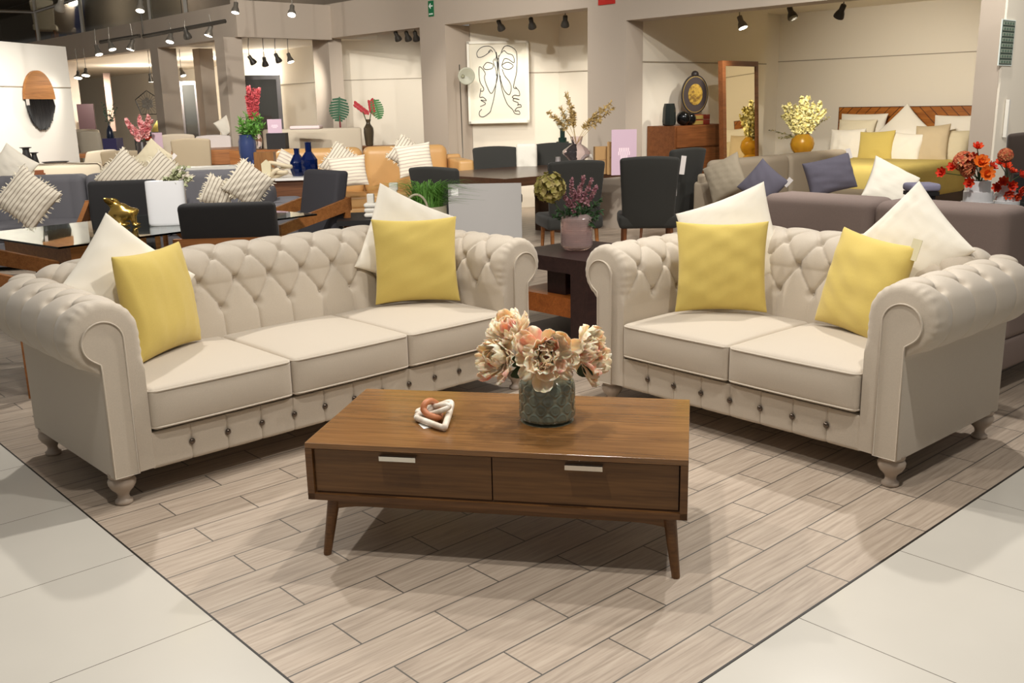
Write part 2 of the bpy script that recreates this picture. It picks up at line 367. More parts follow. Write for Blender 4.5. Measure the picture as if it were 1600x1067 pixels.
def arm_mesh(vlen):
    """left arm in sofa coordinates mirrored later: p outward"""
    R, zc = .138, .682
    P = [(-.138, .13), (-.140, .60)]+arc(0, zc, R, 178, -72, 70)+[(.036, .548), (.030, .53), (.030, .125)]
    P, t = resample(P, .006)
    nrm = prof_normals(P); nrm = nrm if nrm[5, 0] < 0 else -nrm
    # smooth the normals over the inner crease of the scroll
    ends = t[-1]; tstr = np.interp(0, [0, 1], [0, 1])
    zrow = lambda z: t[np.argmin(np.abs(P[:len(P)//3, 1]-z))]
    t1 = zrow(.583); t2 = t1+.135; t3 = t2+.135; t4 = t3+.135
    tend = t[np.argmin(np.hypot(P[:, 0]-.036, P[:, 1]-.548))]
    v = np.unique(np.r_[np.linspace(-.052, -.02, 12), np.arange(-.02, vlen-.03, .006), np.linspace(vlen-.03, vlen, 6)])
    S, TT = np.meshgrid(v, t, indexing='ij')
    H, pts = tuft(S, TT, [(t1, -.02), (t2, .075), (t3, -.02), (t4, .075)], .19, .01, vlen, .42, tend)
    env = np.clip((t-.40)/.06, 0, 1)*np.clip((tend-t)/.05, 0, 1); H = H*env[None, :]
    fade = np.clip((v+.02)/.05, 0, 1)[:, None]; H = H*fade
    # gathered fabric round the front edge of the roll
    ang = TT*150; gath = .0014*np.sin(ang+1.3*np.sin(TT*37))*np.exp(-((S+.03)/.035)**2)*env[None, :]
    H = H+gath
    # front and back rounding (offset inwards)
    fr = .032; k = np.clip((-.02-v)/fr, 0, 1); inn = fr*(1-np.sqrt(np.clip(1-k**2, 0, 1)))
    kb = np.clip((v-(vlen-.03))/.03, 0, 1); inb = .03*(1-np.sqrt(np.clip(1-kb**2, 0, 1)))
    H = H-(inn*1.0+inb)[:, None]*np.maximum(env, .12)[None, :]
    G = np.zeros((len(v), len(t), 3)); G[..., 0] = P[None, :, 0]+nrm[None, :, 0]*H; G[..., 2] = P[None, :, 1]+nrm[None, :, 1]*H; G[..., 1] = v[:, None]
    btn3 = []
    for (s, tt) in pts:
        i = np.argmin(np.abs(t-tt)); j = np.argmin(np.abs(v-s)); btn3.append((G[j, i], np.array([nrm[i, 0], 0, nrm[i, 1]])))
    return G, P, t, btn3
def back_mesh(L):
    R, vc, zc = .142, .765, .722
    P = [(.570, .30), (.592, .50), (.612, .62)]+arc(vc, zc, R, 190, -60, 70)+[(.845, .58), (.845, .125)]
    P, t = resample(P, .006); nrm = prof_normals(P); nrm = nrm if nrm[3, 0] < 0 else -nrm
    t1 = t[np.argmin(np.abs(P[:len(P)//3, 1]-.583))]; t2 = t1+.13; t3 = t2+.13; t4 = t3+.13
    tend = t[np.argmin(np.hypot(P[:, 0]-.845, P[:, 1]-.58))]
    u = np.arange(.02, L-.02+.003, .006); S, TT = np.meshgrid(u, t, indexing='ij')
    return P, t, nrm, u, S, TT, (t1, t2, t3, t4), tend
def button_dome(mb, c, n, r=.010):
    z = Vector(n).normalized(); x = z.orthogonal().normalized(); y = z.cross(x); Mx = Matrix(((x.x, y.x, z.x, c[0]), (x.y, y.y, z.y, c[1]), (x.z, y.z, z.z, c[2]), (0, 0, 0, 1)))
    mb.lathe([(r, -.004), (r, .001), (r*.8, .004), (r*.4, .006), (0, .0065)], 10, mtx=Mx, cap=False)
def make_sofa(name, label, O, ang, L, nseat, nails, off_b, seatL, group=None):
    root = T(name, label, 'sofa', (O[0], O[1], 0), math.radians(ang), group)
    um = .132; x0, x1 = um-.012, L-um+.012
    # back
    P, t, nrm, u, S, TT, tr, tend = back_mesh(L)
    H, pts = tuft(S, TT, [(tr[0], off_b), (tr[1], off_b+.0925), (tr[2], off_b), (tr[3], off_b+.0925)], .185, 0, L, .05, tend)
    env = np.clip((t-.02)/.05, 0, 1)*np.clip((tend-t)/.05, 0, 1); H = H*env[None, :]
    ke = np.clip((.16-np.minimum(u-.02, L-.02-u))/.16, 0, 1); H = H-(.075*(1-np.sqrt(1-ke**2*.98)))[:, None]*env[None, :]
    G = np.zeros((len(u), len(t), 3)); G[..., 0] = u[:, None]; G[..., 1] = P[None, :, 0]+nrm[None, :, 0]*H; G[..., 2] = P[None, :, 1]+nrm[None, :, 1]*H
    mb = MB().grid(G, flip=True)
    k = len(t); mb.f.append(tuple(range(k))); mb.f.append(tuple(range((len(u)-1)*k, len(u)*k))[::-1])
    for (s, tt) in pts:
        i = np.argmin(np.abs(t-tt)); j = np.argmin(np.abs(u-s))
        if .1 < s < L-.1: button_dome(mb, G[j, i]+.002*np.array([0, nrm[i, 0], nrm[i, 1]]), (0, nrm[i, 0], nrm[i, 1]))
    mb.build('backrest', LINEN, root, angle=60)
    # arms
    VL = .865
    Ga, Pa, ta, btn = arm_mesh(VL)
    for side in (0, 1):
        def tx(A):
            A = np.array(A, float); B_ = A.copy()
            B_[..., 0] = (-.012-A[..., 0]) if side == 0 else (L+.012+A[..., 0]); return B_
        mb = MB(); g = tx(Ga); mb.grid(g, flip=(side == 0))
        k = len(ta); nv = len(Ga)
        mb.f.append(tuple(range(k)) if side else tuple(range(k))[::-1])
        mb.f.append(tuple(range((nv-1)*k, nv*k))[::-1] if side else tuple(range((nv-1)*k, nv*k)))
        for c, n in btn:
            n = n.copy(); n[0] *= (-1 if side == 0 else 1); button_dome(mb, tx(c)+.002*n, n)
        arm = mb.build('armrest', LINEN, root, angle=60)
        # key-shaped front panel with piping
        cx, cz, r = .012, .668, .084
        pl = [(-.066, .128), (-.066, .63)]+arc(cx, cz, r-.006, 185, -55, 26)
        pl += [(.030, .585), (.028, .56), (.030, .128)]
        pl = [(p-.0, z) for p, z in pl]
        f = lambda p: (-.012-p) if side == 0 else (L+.012+p)
        nP = len(pl); inner = []
        mbp = MB(); V = [(f(p), -.060, z) for p, z in pl]+[(f(p), -.040, z) for p, z in pl]
        fc = [tuple(range(nP)), tuple(range(nP, 2*nP))[::-1]]+[(i, (i+1) % nP, nP+(i+1) % nP, nP+i) for i in range(nP)]
        mbp.add(V, fc if side else [q[::-1] for q in fc]); fp = mbp.build('front_panel', LINEN, root)
        mbq = MB(); piping(mbq, [(f(p), -.062, z) for p, z in pl], .0036, True); mbq.build('piping', LINEN, fp, smooth=True)
    # base rail with seams, lower box
    mb = MB(); nx = 260; z = np.linspace(.122, .272, 30); xs = np.linspace(x0, x1, nx*2)
    X, Z = np.meshgrid(xs, z, indexing='ij'); seam = np.full_like(X, 9.)
    for n_ in nails: seam = np.minimum(seam, np.abs(X-n_))
    Hh = .004*(1-np.exp(-(seam/.012)))-.002-.004*np.exp(-(seam/.0025)**2)
    for n_ in nails: Hh -= .006*np.exp(-((X-n_)**2+(Z-.197)**2)/.016**2)
    Hh -= .010*np.clip((np.abs(Z-.2)-.065)/.015, 0, 1)**2
    Gx = np.stack([X, -.046-Hh, Z], -1); mb.grid(Gx, flip=False)
    mb.box(x0, x1, -.034, .84, .122, .272)
    mb.build('base_rail', LINEN, root, angle=50)
    for n_ in nails:
        b_ = MB(); b_.lathe([(.012, 0), (.013, .003), (.011, .007), (.006, .010), (0, .011)], 14, mtx=rmat((n_, -.046, .197), rx=PI/2)); o = b_.build('chrome_button', mat('gem_button', (104, 92, 82), .18, .9), root, angle=50)
        o['label'] = 'small dark shiny button'
    # seat cushions
    wc = seatL/nseat; c0 = (L-seatL)/2
    for i in range(nseat):
        def fn(Q):
            Q = Q.copy(); a = np.clip(np.abs(Q[:, :, 0])/(wc/2), 0, 1); zt = Q[..., 2]/.0875
            fbul = np.where(Q[..., 1] < -.25, -.010*(1-np.clip(np.abs(zt), 0, 1)**2)*(1-a**4), 0); Q[..., 1] += fbul
            return Q
        cx = c0+wc*(i+.5)
        mb = MB().rbox(cx, .262, .367, wc-.004, .66, .172, .022, seg=4, mid=16, crown=.030, fn=fn)
        cu = mb.build('seat_cushion', LINEN, root, smooth=True, merge=True)
        for zz in (.440, .293):
            q = MB(); xa, xb, ya, yb, r = cx-wc/2+.003, cx+wc/2-.003, -.069, .58, .03
            path = [(xa, yb, zz)]+[(xa, y, zz) for y in (.4, .2, 0)]+[(xa+r*(1-math.cos(a)), ya+r*(1-math.sin(a)), zz) for a in np.linspace(0, PI/2, 5)]
            path += [(x, ya-.004*math.sin(PI*(x-xa)/(xb-xa)), zz) for x in np.linspace(xa+.06, xb-.06, 8)]
            path += [(xb-r*(1-math.cos(a)), ya+r*(1-math.sin(a)), zz) for a in np.linspace(PI/2, 0, 5)]+[(xb, y, zz) for y in (0, .2, .4, yb)]
            piping(q, path, .0045); q.build('piping', LINEN, cu, smooth=True)
    # turned feet
    pr = [(.030, 0), (.034, .004), (.034, .014), (.024, .022), (.021, .034), (.026, .048), (.042, .064), (.052, .082), (.054, .096), (.048, .108), (.044, .112), (.050, .116), (.050, .132)]
    for fx, fy in ((0.004, 0), (L-.004, 0), (0.004, .80), (L-.004, .80)):
        MB().lathe(pr, 28, mtx=rmat((fx, fy, 0))).build('leg', FOOT, root, angle=60)
    return root
SL = make_sofa('chesterfield_sofa', 'long three-seat beige tufted sofa with rolled arms, on the left', (-1.550, 3.556), 43.2, 2.15, 3,
               [.285+.1585*k for k in range(11)], .055, 1.904)
_u = Vector((math.cos(math.radians(-49)), math.sin(math.radians(-49)), 0))
RO = Vector((1.493, 3.573, 0))-_u*1.51
SR = make_sofa('chesterfield_sofa', 'shorter two-seat beige tufted sofa with rolled arms, on the right', (RO.x, RO.y), -49, 1.51, 2,
               [.28+.16*k for k in range(7)], .20-.0175, 1.25)
def SF(which, u, v, z=0):
    O, ang = ((-1.550, 3.556), 43.2) if which == 'L' else ((RO.x, RO.y), -49)
    a = math.radians(ang); return Vector((O[0]+u*math.cos(a)-v*math.sin(a), O[1]+u*math.sin(a)+v*math.cos(a), z))
# ================================================================== PILLOWS
def pillow_grid(w_, h_, t_, seed, wr=.004, n=30, pinch=.07):
    r = np.random.default_rng(seed); a = np.sin(np.linspace(-PI/2, PI/2, n)); U, Vv = np.meshgrid(a, a, indexing='ij')
    X = w_/2*U*(1-pinch*(1-Vv**2)*np.abs(U)**2); Z = h_/2*Vv*(1-pinch*(1-U**2)*np.abs(Vv)**2)
    th = t_/2*((1-U**2)*(1-Vv**2))**.42
    nz = np.zeros_like(X)
    for _ in range(7):
        kx, kz, ph = r.normal(0, 9), r.normal(0, 9), r.uniform(0, 6); nz += np.sin(kx*U+kz*Vv+ph)
    th2 = th+wr*nz*(np.clip(th/(t_/2), 0, 1))*.5
    # corner puckers
    pk = np.exp(-((1-np.abs(U))**2+(1-np.abs(Vv))**2)/.08)*np.sin(18*(np.arctan2(1-np.abs(U), 1-np.abs(Vv)+1e-6)))*wr*1.2*np.clip(th/(t_/4), 0, 1)
    F_ = np.stack([X, -(th2+pk), Z], -1); B_ = np.stack([X, th+pk, Z], -1); return F_, B_
def pillow(name, label, m, c, head, lean, roll, w_=.45, h_=.45, t_=.15, seed=1, group=None, wr=.004, pinch=.07, fr=None, tag_=None):
    """c = centre; head = direction its front faces (degrees from -Y, counter-clockwise); lean = tilt back; roll = turn in its own plane"""
    F_, B_ = pillow_grid(w_, h_, t_, seed, wr, pinch=pinch)
    mb = MB().grid(F_).grid(B_, flip=True); o = mb.build(name, m, smooth=True, merge=True)
    R = Matrix.Rotation(math.radians(head), 4, 'Z') @ Matrix.Rotation(math.radians(-lean), 4, 'X') @ Matrix.Rotation(math.radians(roll), 4, 'Y')
    o.matrix_world = Matrix.Translation(c) @ R
    tag(o, label, 'pillow', group)
    if fr: # fringe tufts around the edge
        q = MB(); rr = random.Random(seed)
        for k in range(70):
            s = rr.uniform(-1, 1)*.5; e = rr.choice([0, 1, 2, 3]); p = {0: (s*w_, -h_/2), 1: (s*w_, h_/2), 2: (-w_/2, s*h_), 3: (w_/2, s*h_)}[e]
            d = {0: (0, -1), 1: (0, 1), 2: (-1, 0), 3: (1, 0)}[e]; l = rr.uniform(.008, .02); j = rr.uniform(-.012, .012)
            inn = .9
            q.tube([(p[0]*inn, 0, p[1]*inn), (p[0]+d[0]*l*.4+j*.5, rr.uniform(-.01, .01), p[1]+d[1]*l*.4), (p[0]+d[0]*l+j, rr.uniform(-.015, .015), p[1]+d[1]*l+j)], [.006, .005, .002], 5)
        q.build('fringe', fr, o, smooth=True)['kind'] = 'stuff'
    if tag_:
        q = MB(); q.box(w_/2-.03, w_/2+.02, -.012, -.010, h_/2-.06, h_/2+.03, mtx=rmat((0, 0, 0), ry=.0)); q.build('price_tag', tag_, o)
    return o
PG = 'mustard yellow cushions on the beige sofas'; WG = 'white cushions on the beige sofas'
def upright(label, m, A, B, head, lean, side=.45, t=.15, seed=1, group=None, roll=0, dz=0, **k):
    mid = (Vector(A)+Vector(B))/2; hh = side/2*(abs(math.cos(math.radians(roll)))+abs(math.sin(math.radians(roll))))
    h = math.radians(head); back = Vector((-math.sin(h), math.cos(h), 0)); l = math.radians(lean)
    c = Vector((mid.x, mid.y, .488))+back*(math.sin(l)*hh+t*.3)+Vector((0, 0, math.cos(l)*hh*.985-dz))
    return pillow('cushion', label, m, c, head, lean, roll, side, side, t, seed, group, **k)
upright('yellow square cushion at the left arm of the long sofa', YELLOW, (-1.49, 3.87), (-1.41, 4.31), 74, 8, .46, .17, 3, PG, dz=.01)
upright('yellow square cushion at the right end of the long sofa', YELLOW, (-.71, 4.96), (-.27, 5.03), 8, 10, .45, .12, 4, PG)
upright('yellow square cushion at the left end of the two-seat sofa', YELLOW, (.81, 4.63), (1.24, 4.57), -8, 10, .445, .12, 5, PG)
upright('yellow square cushion with a paper tag, at the right arm of the two-seat sofa', YELLOW, (1.455, 4.38), (1.485, 3.95), -66, 14, .45, .16, 6, PG, roll=5, dz=.035, tag_=mat('paper_tag', (205, 195, 160), .8))
def pxpillow(label, m, px, py, Y, head, lean, roll, side, t, seed, group=None, name='cushion', h=None, **k):
    return pillow(name, label, m, PY(px, py, Y), head, lean, roll, side, h or side, t, seed, group, **k)
pxpillow('white square cushion tilted on its corner at the left arm of the long sofa', WHITE_P, 196, 450, 4.12, 46, 14, 43, .47, .16, 11, WG)
pxpillow('white square cushion tilted on its corner at the right end of the long sofa', WHITE_P, 636, 377, 5.27, 32, 14, 27, .49, .15, 12, WG)
pxpillow('white square cushion tilted behind the left yellow cushion of the two-seat sofa', WHITE_P, 1141, 380, 4.93, -34, 14, -22, .495, .15, 13, WG)
pxpillow('white square cushion tilted on its corner at the right arm of the two-seat sofa', WHITE_P, 1422, 386, 4.30, -52, 12, 42, .42, .16, 14, WG)
# ================================================================== COFFEE TABLE
TO = Pz(510, 868, 0); TA = math.radians(-10.79)
ct = T('coffee_table', 'low walnut-brown coffee table with two drawers and splayed round legs', 'table', (TO.x, TO.y, 0), TA)
def TP(u, v, z=.41): return Vector((TO.x+u*math.cos(TA)-v*math.sin(TA), TO.y+u*math.sin(TA)+v*math.cos(TA), z))
X0, X1, TD, Z0, Z1 = -.05, 1.222, .64, .206, .410
mb = MB(); mb.box(X0, X1, 0, TD, Z1-.020, Z1); o = mb.build('tabletop', WALNUT_T, ct); bv = o.modifiers.new('bevel', 'BEVEL'); bv.width = .002; bv.segments = 2
mb = MB(); ZT = Z1-.0201
def frame_ring(mb, xo0, xo1, zo0, zo1, yo, xi0, xi1, zi0, zi1, yi):
    V = [(xo0, yo, zo0), (xo1, yo, zo0), (xo1, yo, zo1), (xo0, yo, zo1), (xi0, yi, zi0), (xi1, yi, zi0), (xi1, yi, zi1), (xi0, yi, zi1)]
    mb.add(V, [(0, 1, 5, 4), (1, 2, 6, 5), (2, 3, 7, 6), (3, 0, 4, 7)])
frame_ring(mb, X0, X1, Z0, ZT, 0, X0+.026, X1-.026, Z0+.026, ZT-.001, .018)
mb.box(X0, X0+.024, .0, TD, Z0, ZT); mb.box(X1-.024, X1, .0, TD, Z0, ZT); mb.box(X0, X1, .0, TD, Z0, Z0+.022); mb.box(X0, X1, TD-.02, TD, Z0, ZT)
mb.build('case', WALNUT, ct)
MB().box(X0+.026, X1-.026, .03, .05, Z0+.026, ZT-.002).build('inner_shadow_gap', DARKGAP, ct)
for i, (xa, xb, ha, hb) in enumerate(((X0+.029, .588, .214, .339), (.592, X1-.029, .833, .954))):
    q = MB(); q.box(xa, xb, .012, .040, Z0+.029, ZT-.005); d = q.build('drawer', WALNUT_D, ct)
    q = MB(); q.box(ha, hb, -.012, .014, ZT-.014, ZT-.011); q.box(ha, hb, -.014, -.011, ZT-.027, ZT-.011); h = q.build('handle', CHROME, d); h['label'] = 'flat chrome pull'
pts = [(-.0, 0), ]
q = MB()
xs = np.linspace(.02, 1.17, 40); top = [(x, Z0) for x in xs]; bot = [(x, .176-.016*max(0, 1-min(x-.02, 1.17-x)/.11)**1.5) for x in xs[::-1]]
q.prism(top+bot, -.012, .012, mtx=rmat((0, .045, 0), rx=PI/2)); q.build('apron', WALNUT_D, ct)
for sx, fx, tx_ in ((-1, 0, .026), (1, 1.19, 1.165)):
    for fy, ty in ((0.012, .045), (TD-.012, TD-.045)):
        q = MB(); q.tube([(fx, fy, 0), (fx, fy, .004), (tx_, ty, Z0)], [.0125, .014, .022], 20); q.build('leg', WALNUT, ct, angle=50)
# ---- scalloped vase
VASE_P = TP(.703, .47) if False else Pz(855, 655, .41)
def scallop_vase():
    H, R = .168, .097
    n, m = 220, 110
    zz = np.linspace(0, H, m); base = R*np.clip(1-.24*np.clip((.022-zz)/.022, 0, 1)**2-.20*np.clip((zz-.125)/.043, 0, 1)**1.7, 0, 1)
    a = np.linspace(0, 2*PI, n, endpoint=False); A_, Z_ = np.meshgrid(a, zz, indexing='ij'); hgt = np.zeros_like(A_); K = 12; rh = .0335
    for r in range(-1, 6):
        zc = .004+.022+r*rh; off = (r % 2)*.5
        k = np.round(A_/(2*PI)*K-off)+off; dx = (A_-k*2*PI/K)*R; dz = Z_-zc
        d = np.sqrt(dx**2+dz**2)/(.0262); inside = (d < 1) | ((dz > 0) & (np.abs(dx) < .0225) & (dz < .03))
        dome = np.where(d < 1, .0055*np.sqrt(np.clip(1-(d*.93)**2, 0, 1))+.0015*np.exp(-((d-.62)/.08)**2), 0)
        hgt = np.maximum(hgt, dome)
    fade = np.clip(zz/.01, 0, 1)*np.clip((H-.008-zz)/.012, 0, 1)
    Rr = base[None, :]+hgt*fade[None, :]-.003
    P = np.stack([Rr*np.cos(A_), Rr*np.sin(A_), Z_], -1)
    mb = MB().grid(P, close_u=True); r1 = float(base[-1])-.003
    mb.lathe([(r1, H), (r1-.004, H+.004), (r1-.010, H), (r1-.012, .10), (.06, .012), (0, .012)], 60, cap=False)
    mb.lathe([(0, 0), (Rr[0].mean(), 0)], 60, cap=False)
    return mb, hgt, fade, n, m
VM = mat('celadon_glaze', (96, 112, 98), .18, coat=.5); 
mb, hg, fd, n_, m_ = scallop_vase()
vs = mb.build('vase', VM, None, angle=45); vs.location = (VASE_P.x, VASE_P.y, .4105); tag(vs, 'grey-green glazed ceramic vase with scalloped scales on the coffee table', 'vase')
at = vs.data.color_attributes.new('glaze', 'FLOAT_COLOR', 'POINT'); cols = np.ones((len(vs.data.vertices), 4)); cols[:, :3] = .3
hh = (hg*fd[None, :]).reshape(-1)/.0065; cols[:len(hh), :3] = hh[:, None]; at.data.foreach_set('color', cols.reshape(-1))
nt = VM.node_tree; av = nt.nodes.new('ShaderNodeVertexColor'); av.layer_name = 'glaze'; rp = nt.nodes.new('ShaderNodeValToRGB'); e = rp.color_ramp.elements
e[0].position = .05; e[0].color = (.27, .27, .19, 1); e[1].position = .8; e[1].color = (.15, .18, .14, 1); nt.links.new(av.outputs[0], rp.inputs[0]); nt.links.new(rp.outputs[0], nt.nodes['Principled BSDF'].inputs['Base Color'])
# ---- peonies
PET = mat('peony_petal', (246, 214, 176), .7, col2=(250, 232, 206), cscale=22, sheen=.1)
PETP = mat('peony_petal_pink', (228, 150, 134), .7, col2=(246, 212, 182), cscale=26)
STEM = mat('green_stem', (74, 92, 52), .6); LEAFD = mat('dark_leaf', (48, 66, 40), .55, cvar=.25, cscale=30)
POLLEN = mat('dark_red_stamen', (96, 28, 34), .6)
for m_n in (PET, PETP):
    b_ = m_n.node_tree.nodes['Principled BSDF']; b_.inputs['Subsurface Weight'].default_value = .35; b_.inputs['Subsurface Scale'].default_value = .02
def petal(mb, L, W_, cup, ruffle, mtx, rr, n=7, m=8):
    U = np.linspace(0, 1, n); Vv = np.linspace(-1, 1, m); P = np.zeros((n, m, 3)); p1, p2 = rr.uniform(0, 6), rr.uniform(0, 6)
    for i, u in enumerate(U):
        wd = W_*(.25+.75*math.sin(min(1, u*1.15)*PI*.55))*(1-.25*max(0, u-.8)/.2)
        for j, v in enumerate(Vv):
            ph = 7*v+p1; ed = u**2
            P[i, j] = (v*wd*(1-.10*cup*abs(v)), L*u*(1-.10*abs(v)**3)*math.cos(cup*u*.7), L*math.sin(cup*u*.9)*.75*u+abs(v)**2*W_*.35*cup+ruffle*ed*math.sin(ph)+ruffle*.6*math.sin(9*u+p2)*abs(v))
    mb.grid(P, mtx=mtx)
def peony(label, c, nrm, R, seed, stem_to, open_=1., group='peonies in the scalloped vase', pink=.3, npet=(11, 11, 9, 6)):
    rr = random.Random(seed); t = T('peony', label, 'flower', c, 0, group)
    z = Vector(nrm).normalized(); t.rotation_euler = z.to_track_quat('Z', 'Y').to_euler()
    a_, b_ = MB(), MB()
    for ring, (k, tilt, Ls, up) in enumerate(((npet[0], 4, 1.0, 0), (npet[1], 24, .92, .006), (npet[2], 46, .74, .010), (npet[3], 66, .52, .014))):
        for i in range(k):
            an = 2*PI*(i+.5*(ring % 2))/k+rr.uniform(-.25, .25); tl = math.radians((tilt+rr.uniform(-18, 18))*open_)
            M_ = Matrix.Rotation(an, 4, 'Z') @ Matrix.Translation((0, R*.10, R*up)) @ Matrix.Rotation(tl, 4, 'X')
            petal(b_ if rr.random() < pink else a_, R*Ls*rr.uniform(.8, 1.18), R*.33*rr.uniform(.7, 1.25), rr.uniform(.2, 1.0), R*.095, M_, rr)
    for q, m_, nm in ((a_, PET, 'petals'), (b_, PETP, 'inner_petals')):
        if q.v:
            o = q.build(nm, m_, t, smooth=True); s_ = o.modifiers.new('thick', 'SOLIDIFY'); s_.thickness = .0012
    q = MB()
    for i in range(26):
        an, rd = rr.uniform(0, 6.28), rr.uniform(.02, .2)*R; x, y = rd*math.cos(an), rd*math.sin(an)
        q.tube([(x*.4, y*.4, 0), (x, y, R*.32)], [.001, .001], 4); q.lathe([(0, -.003), (.0028, 0), (0, .004)], 5, mtx=rmat((x, y, R*.34)))
    q.build('stamens', POLLEN, t)
    # stem in local space
    inv = t.rotation_euler.to_matrix().inverted(); e_ = inv @ (Vector(stem_to)-Vector(c)); m0 = Vector((0, 0, -.05))
    q = MB(); q.tube([(0, 0, .005), (0, 0, -.02), m0*.9+e_*.25, e_*.7, e_], .0035, 6); st = q.build('stem', STEM, t, smooth=True)
    return t
vx, vy = VASE_P.x, VASE_P.y; sb = (vx, vy, .50)
def fl(px, py, dy): return PY(px, py, vy+dy)
peony('large open peony facing forward in the middle of the vase', fl(853, 556, -.05), (-.02, -1, .28), .112, 21, sb, 1., pink=.18)
peony('cream peony bloom at the left edge of the bouquet', fl(787, 560, -.02), (-.75, -.55, .2), .092, 22, sb, 1.15, pink=.14)
peony('pale peony standing highest at the upper left of the bouquet', fl(800, 523, .02), (-.4, -.4, .9), .088, 23, sb, 1.25, pink=.12)
peony('cream and pink peony at the right of the bouquet', fl(908, 553, -.01), (.75, -.55, .25), .102, 24, sb, 1.15, pink=.18)
def leaf(mb, p, d, up, L, W_, bend=.3, n=5):
    d = Vector(d).normalized(); s = d.cross(Vector(up)); s = s.normalized() if s.length > 1e-3 else Vector((1, 0, 0)); nn = s.cross(d)
    P = []
    for i in range(n+1):
        u = i/n; wd = W_*math.sin(PI*min(1, u*.92+.04))**.8; c = Vector(p)+d*(L*u)-nn*(bend*L*u*u)
        P.append([tuple(c-s*wd+nn*wd*.25), tuple(c), tuple(c+s*wd+nn*wd*.25)])
    mb.grid(np.array(P))
q = MB(); rr = random.Random(3)
for px, py, dx, dz, L in ((828, 575, -.8, -.25, .07), (818, 565, -.7, .1, .06), (898, 575, .8, -.3, .06), (905, 570, .6, -.5, .06), (858, 598, .05, -1, .055), (878, 580, .5, -.8, .05)):
    p = fl(px, py, -.07 if 840 < px < 870 else -.03); leaf(q, p, (dx, -.3, dz), (0, -1, .3), L, L*.32, .25)
lv = q.build('peony_leaves', LEAFD, None, smooth=True); tag(lv, 'dark green leaves hanging over the rim of the scalloped vase', 'leaf')
s_ = lv.modifiers.new('thick', 'SOLIDIFY'); s_.thickness = .001
# ---- chain-link ornament
MARB = mat('white_stone', (232, 222, 206), .45, col2=(205, 190, 170), cscale=25, bump=.3, bscale=120)
TERR = mat('terracotta_wood', (188, 118, 76), .45, cvar=.15, cscale=20)
def c13(x, y, z): return Pz(620+x/13.33, 610+y/13.33, z)
orn = T('chain_link_ornament', 'small chain ornament of white stone links and one terracotta link on the coffee table', 'ornament', Pz(680, 655, .41))
oc = Vector(orn.location)
def closed_link(name, pts, r, m, seg=8):
    P = [Vector(p)-oc for p in pts]; n = len(P); out = []
    for i in range(n):
        for k in range(seg):
            t = k/seg; p0, p1, p2, p3 = P[i-1], P[i], P[(i+1) % n], P[(i+2) % n]
            out.append(.5*((2*p1)+(p2-p0)*t+(2*p0-5*p1+4*p2-p3)*t*t+(3*p1-p0-3*p2+p3)*t**3))
    q = MB(); q.tube(out, r, 14, close=True); return q.build(name, m, orn, smooth=True)
closed_link('white_link', [c13(420, 560, .425), c13(720, 690, .425), c13(960, 770, .424), c13(1010, 720, .428), c13(1130, 330, .445), c13(1090, 250, .452), c13(860, 330, .445), c13(560, 470, .43)], .0115, MARB)
closed_link('white_link', [c13(430, 440, .425), c13(700, 350, .44), c13(1020, 300, .472), c13(1080, 350, .468), c13(900, 430, .455), c13(620, 500, .43)], .0095, MARB)
closed_link('terracotta_link', [c13(600, 260, .475), c13(560, 400, .455), c13(680, 520, .438), c13(880, 560, .432), c13(900, 480, .428), c13(840, 300, .44), c13(720, 220, .47)], .0115, TERR)
q = MB(); P = [c13(450, 700, .4105), c13(560, 800, .4105), c13(720, 770, .4105), c13(620, 640, .4105)]; q.add([tuple(p) for p in P]+[tuple(p+Vector((0, 0, .0008))) for p in P], [(0, 1, 2, 3), (7, 6, 5, 4), (0, 4, 5, 1), (1, 5, 6, 2), (2, 6, 7, 3), (3, 7, 4, 0)])
o = q.build('paper_tag', mat('white_paper', (238, 236, 230), .8)); tag(o, 'small white paper tag lying under the chain ornament', 'tag')
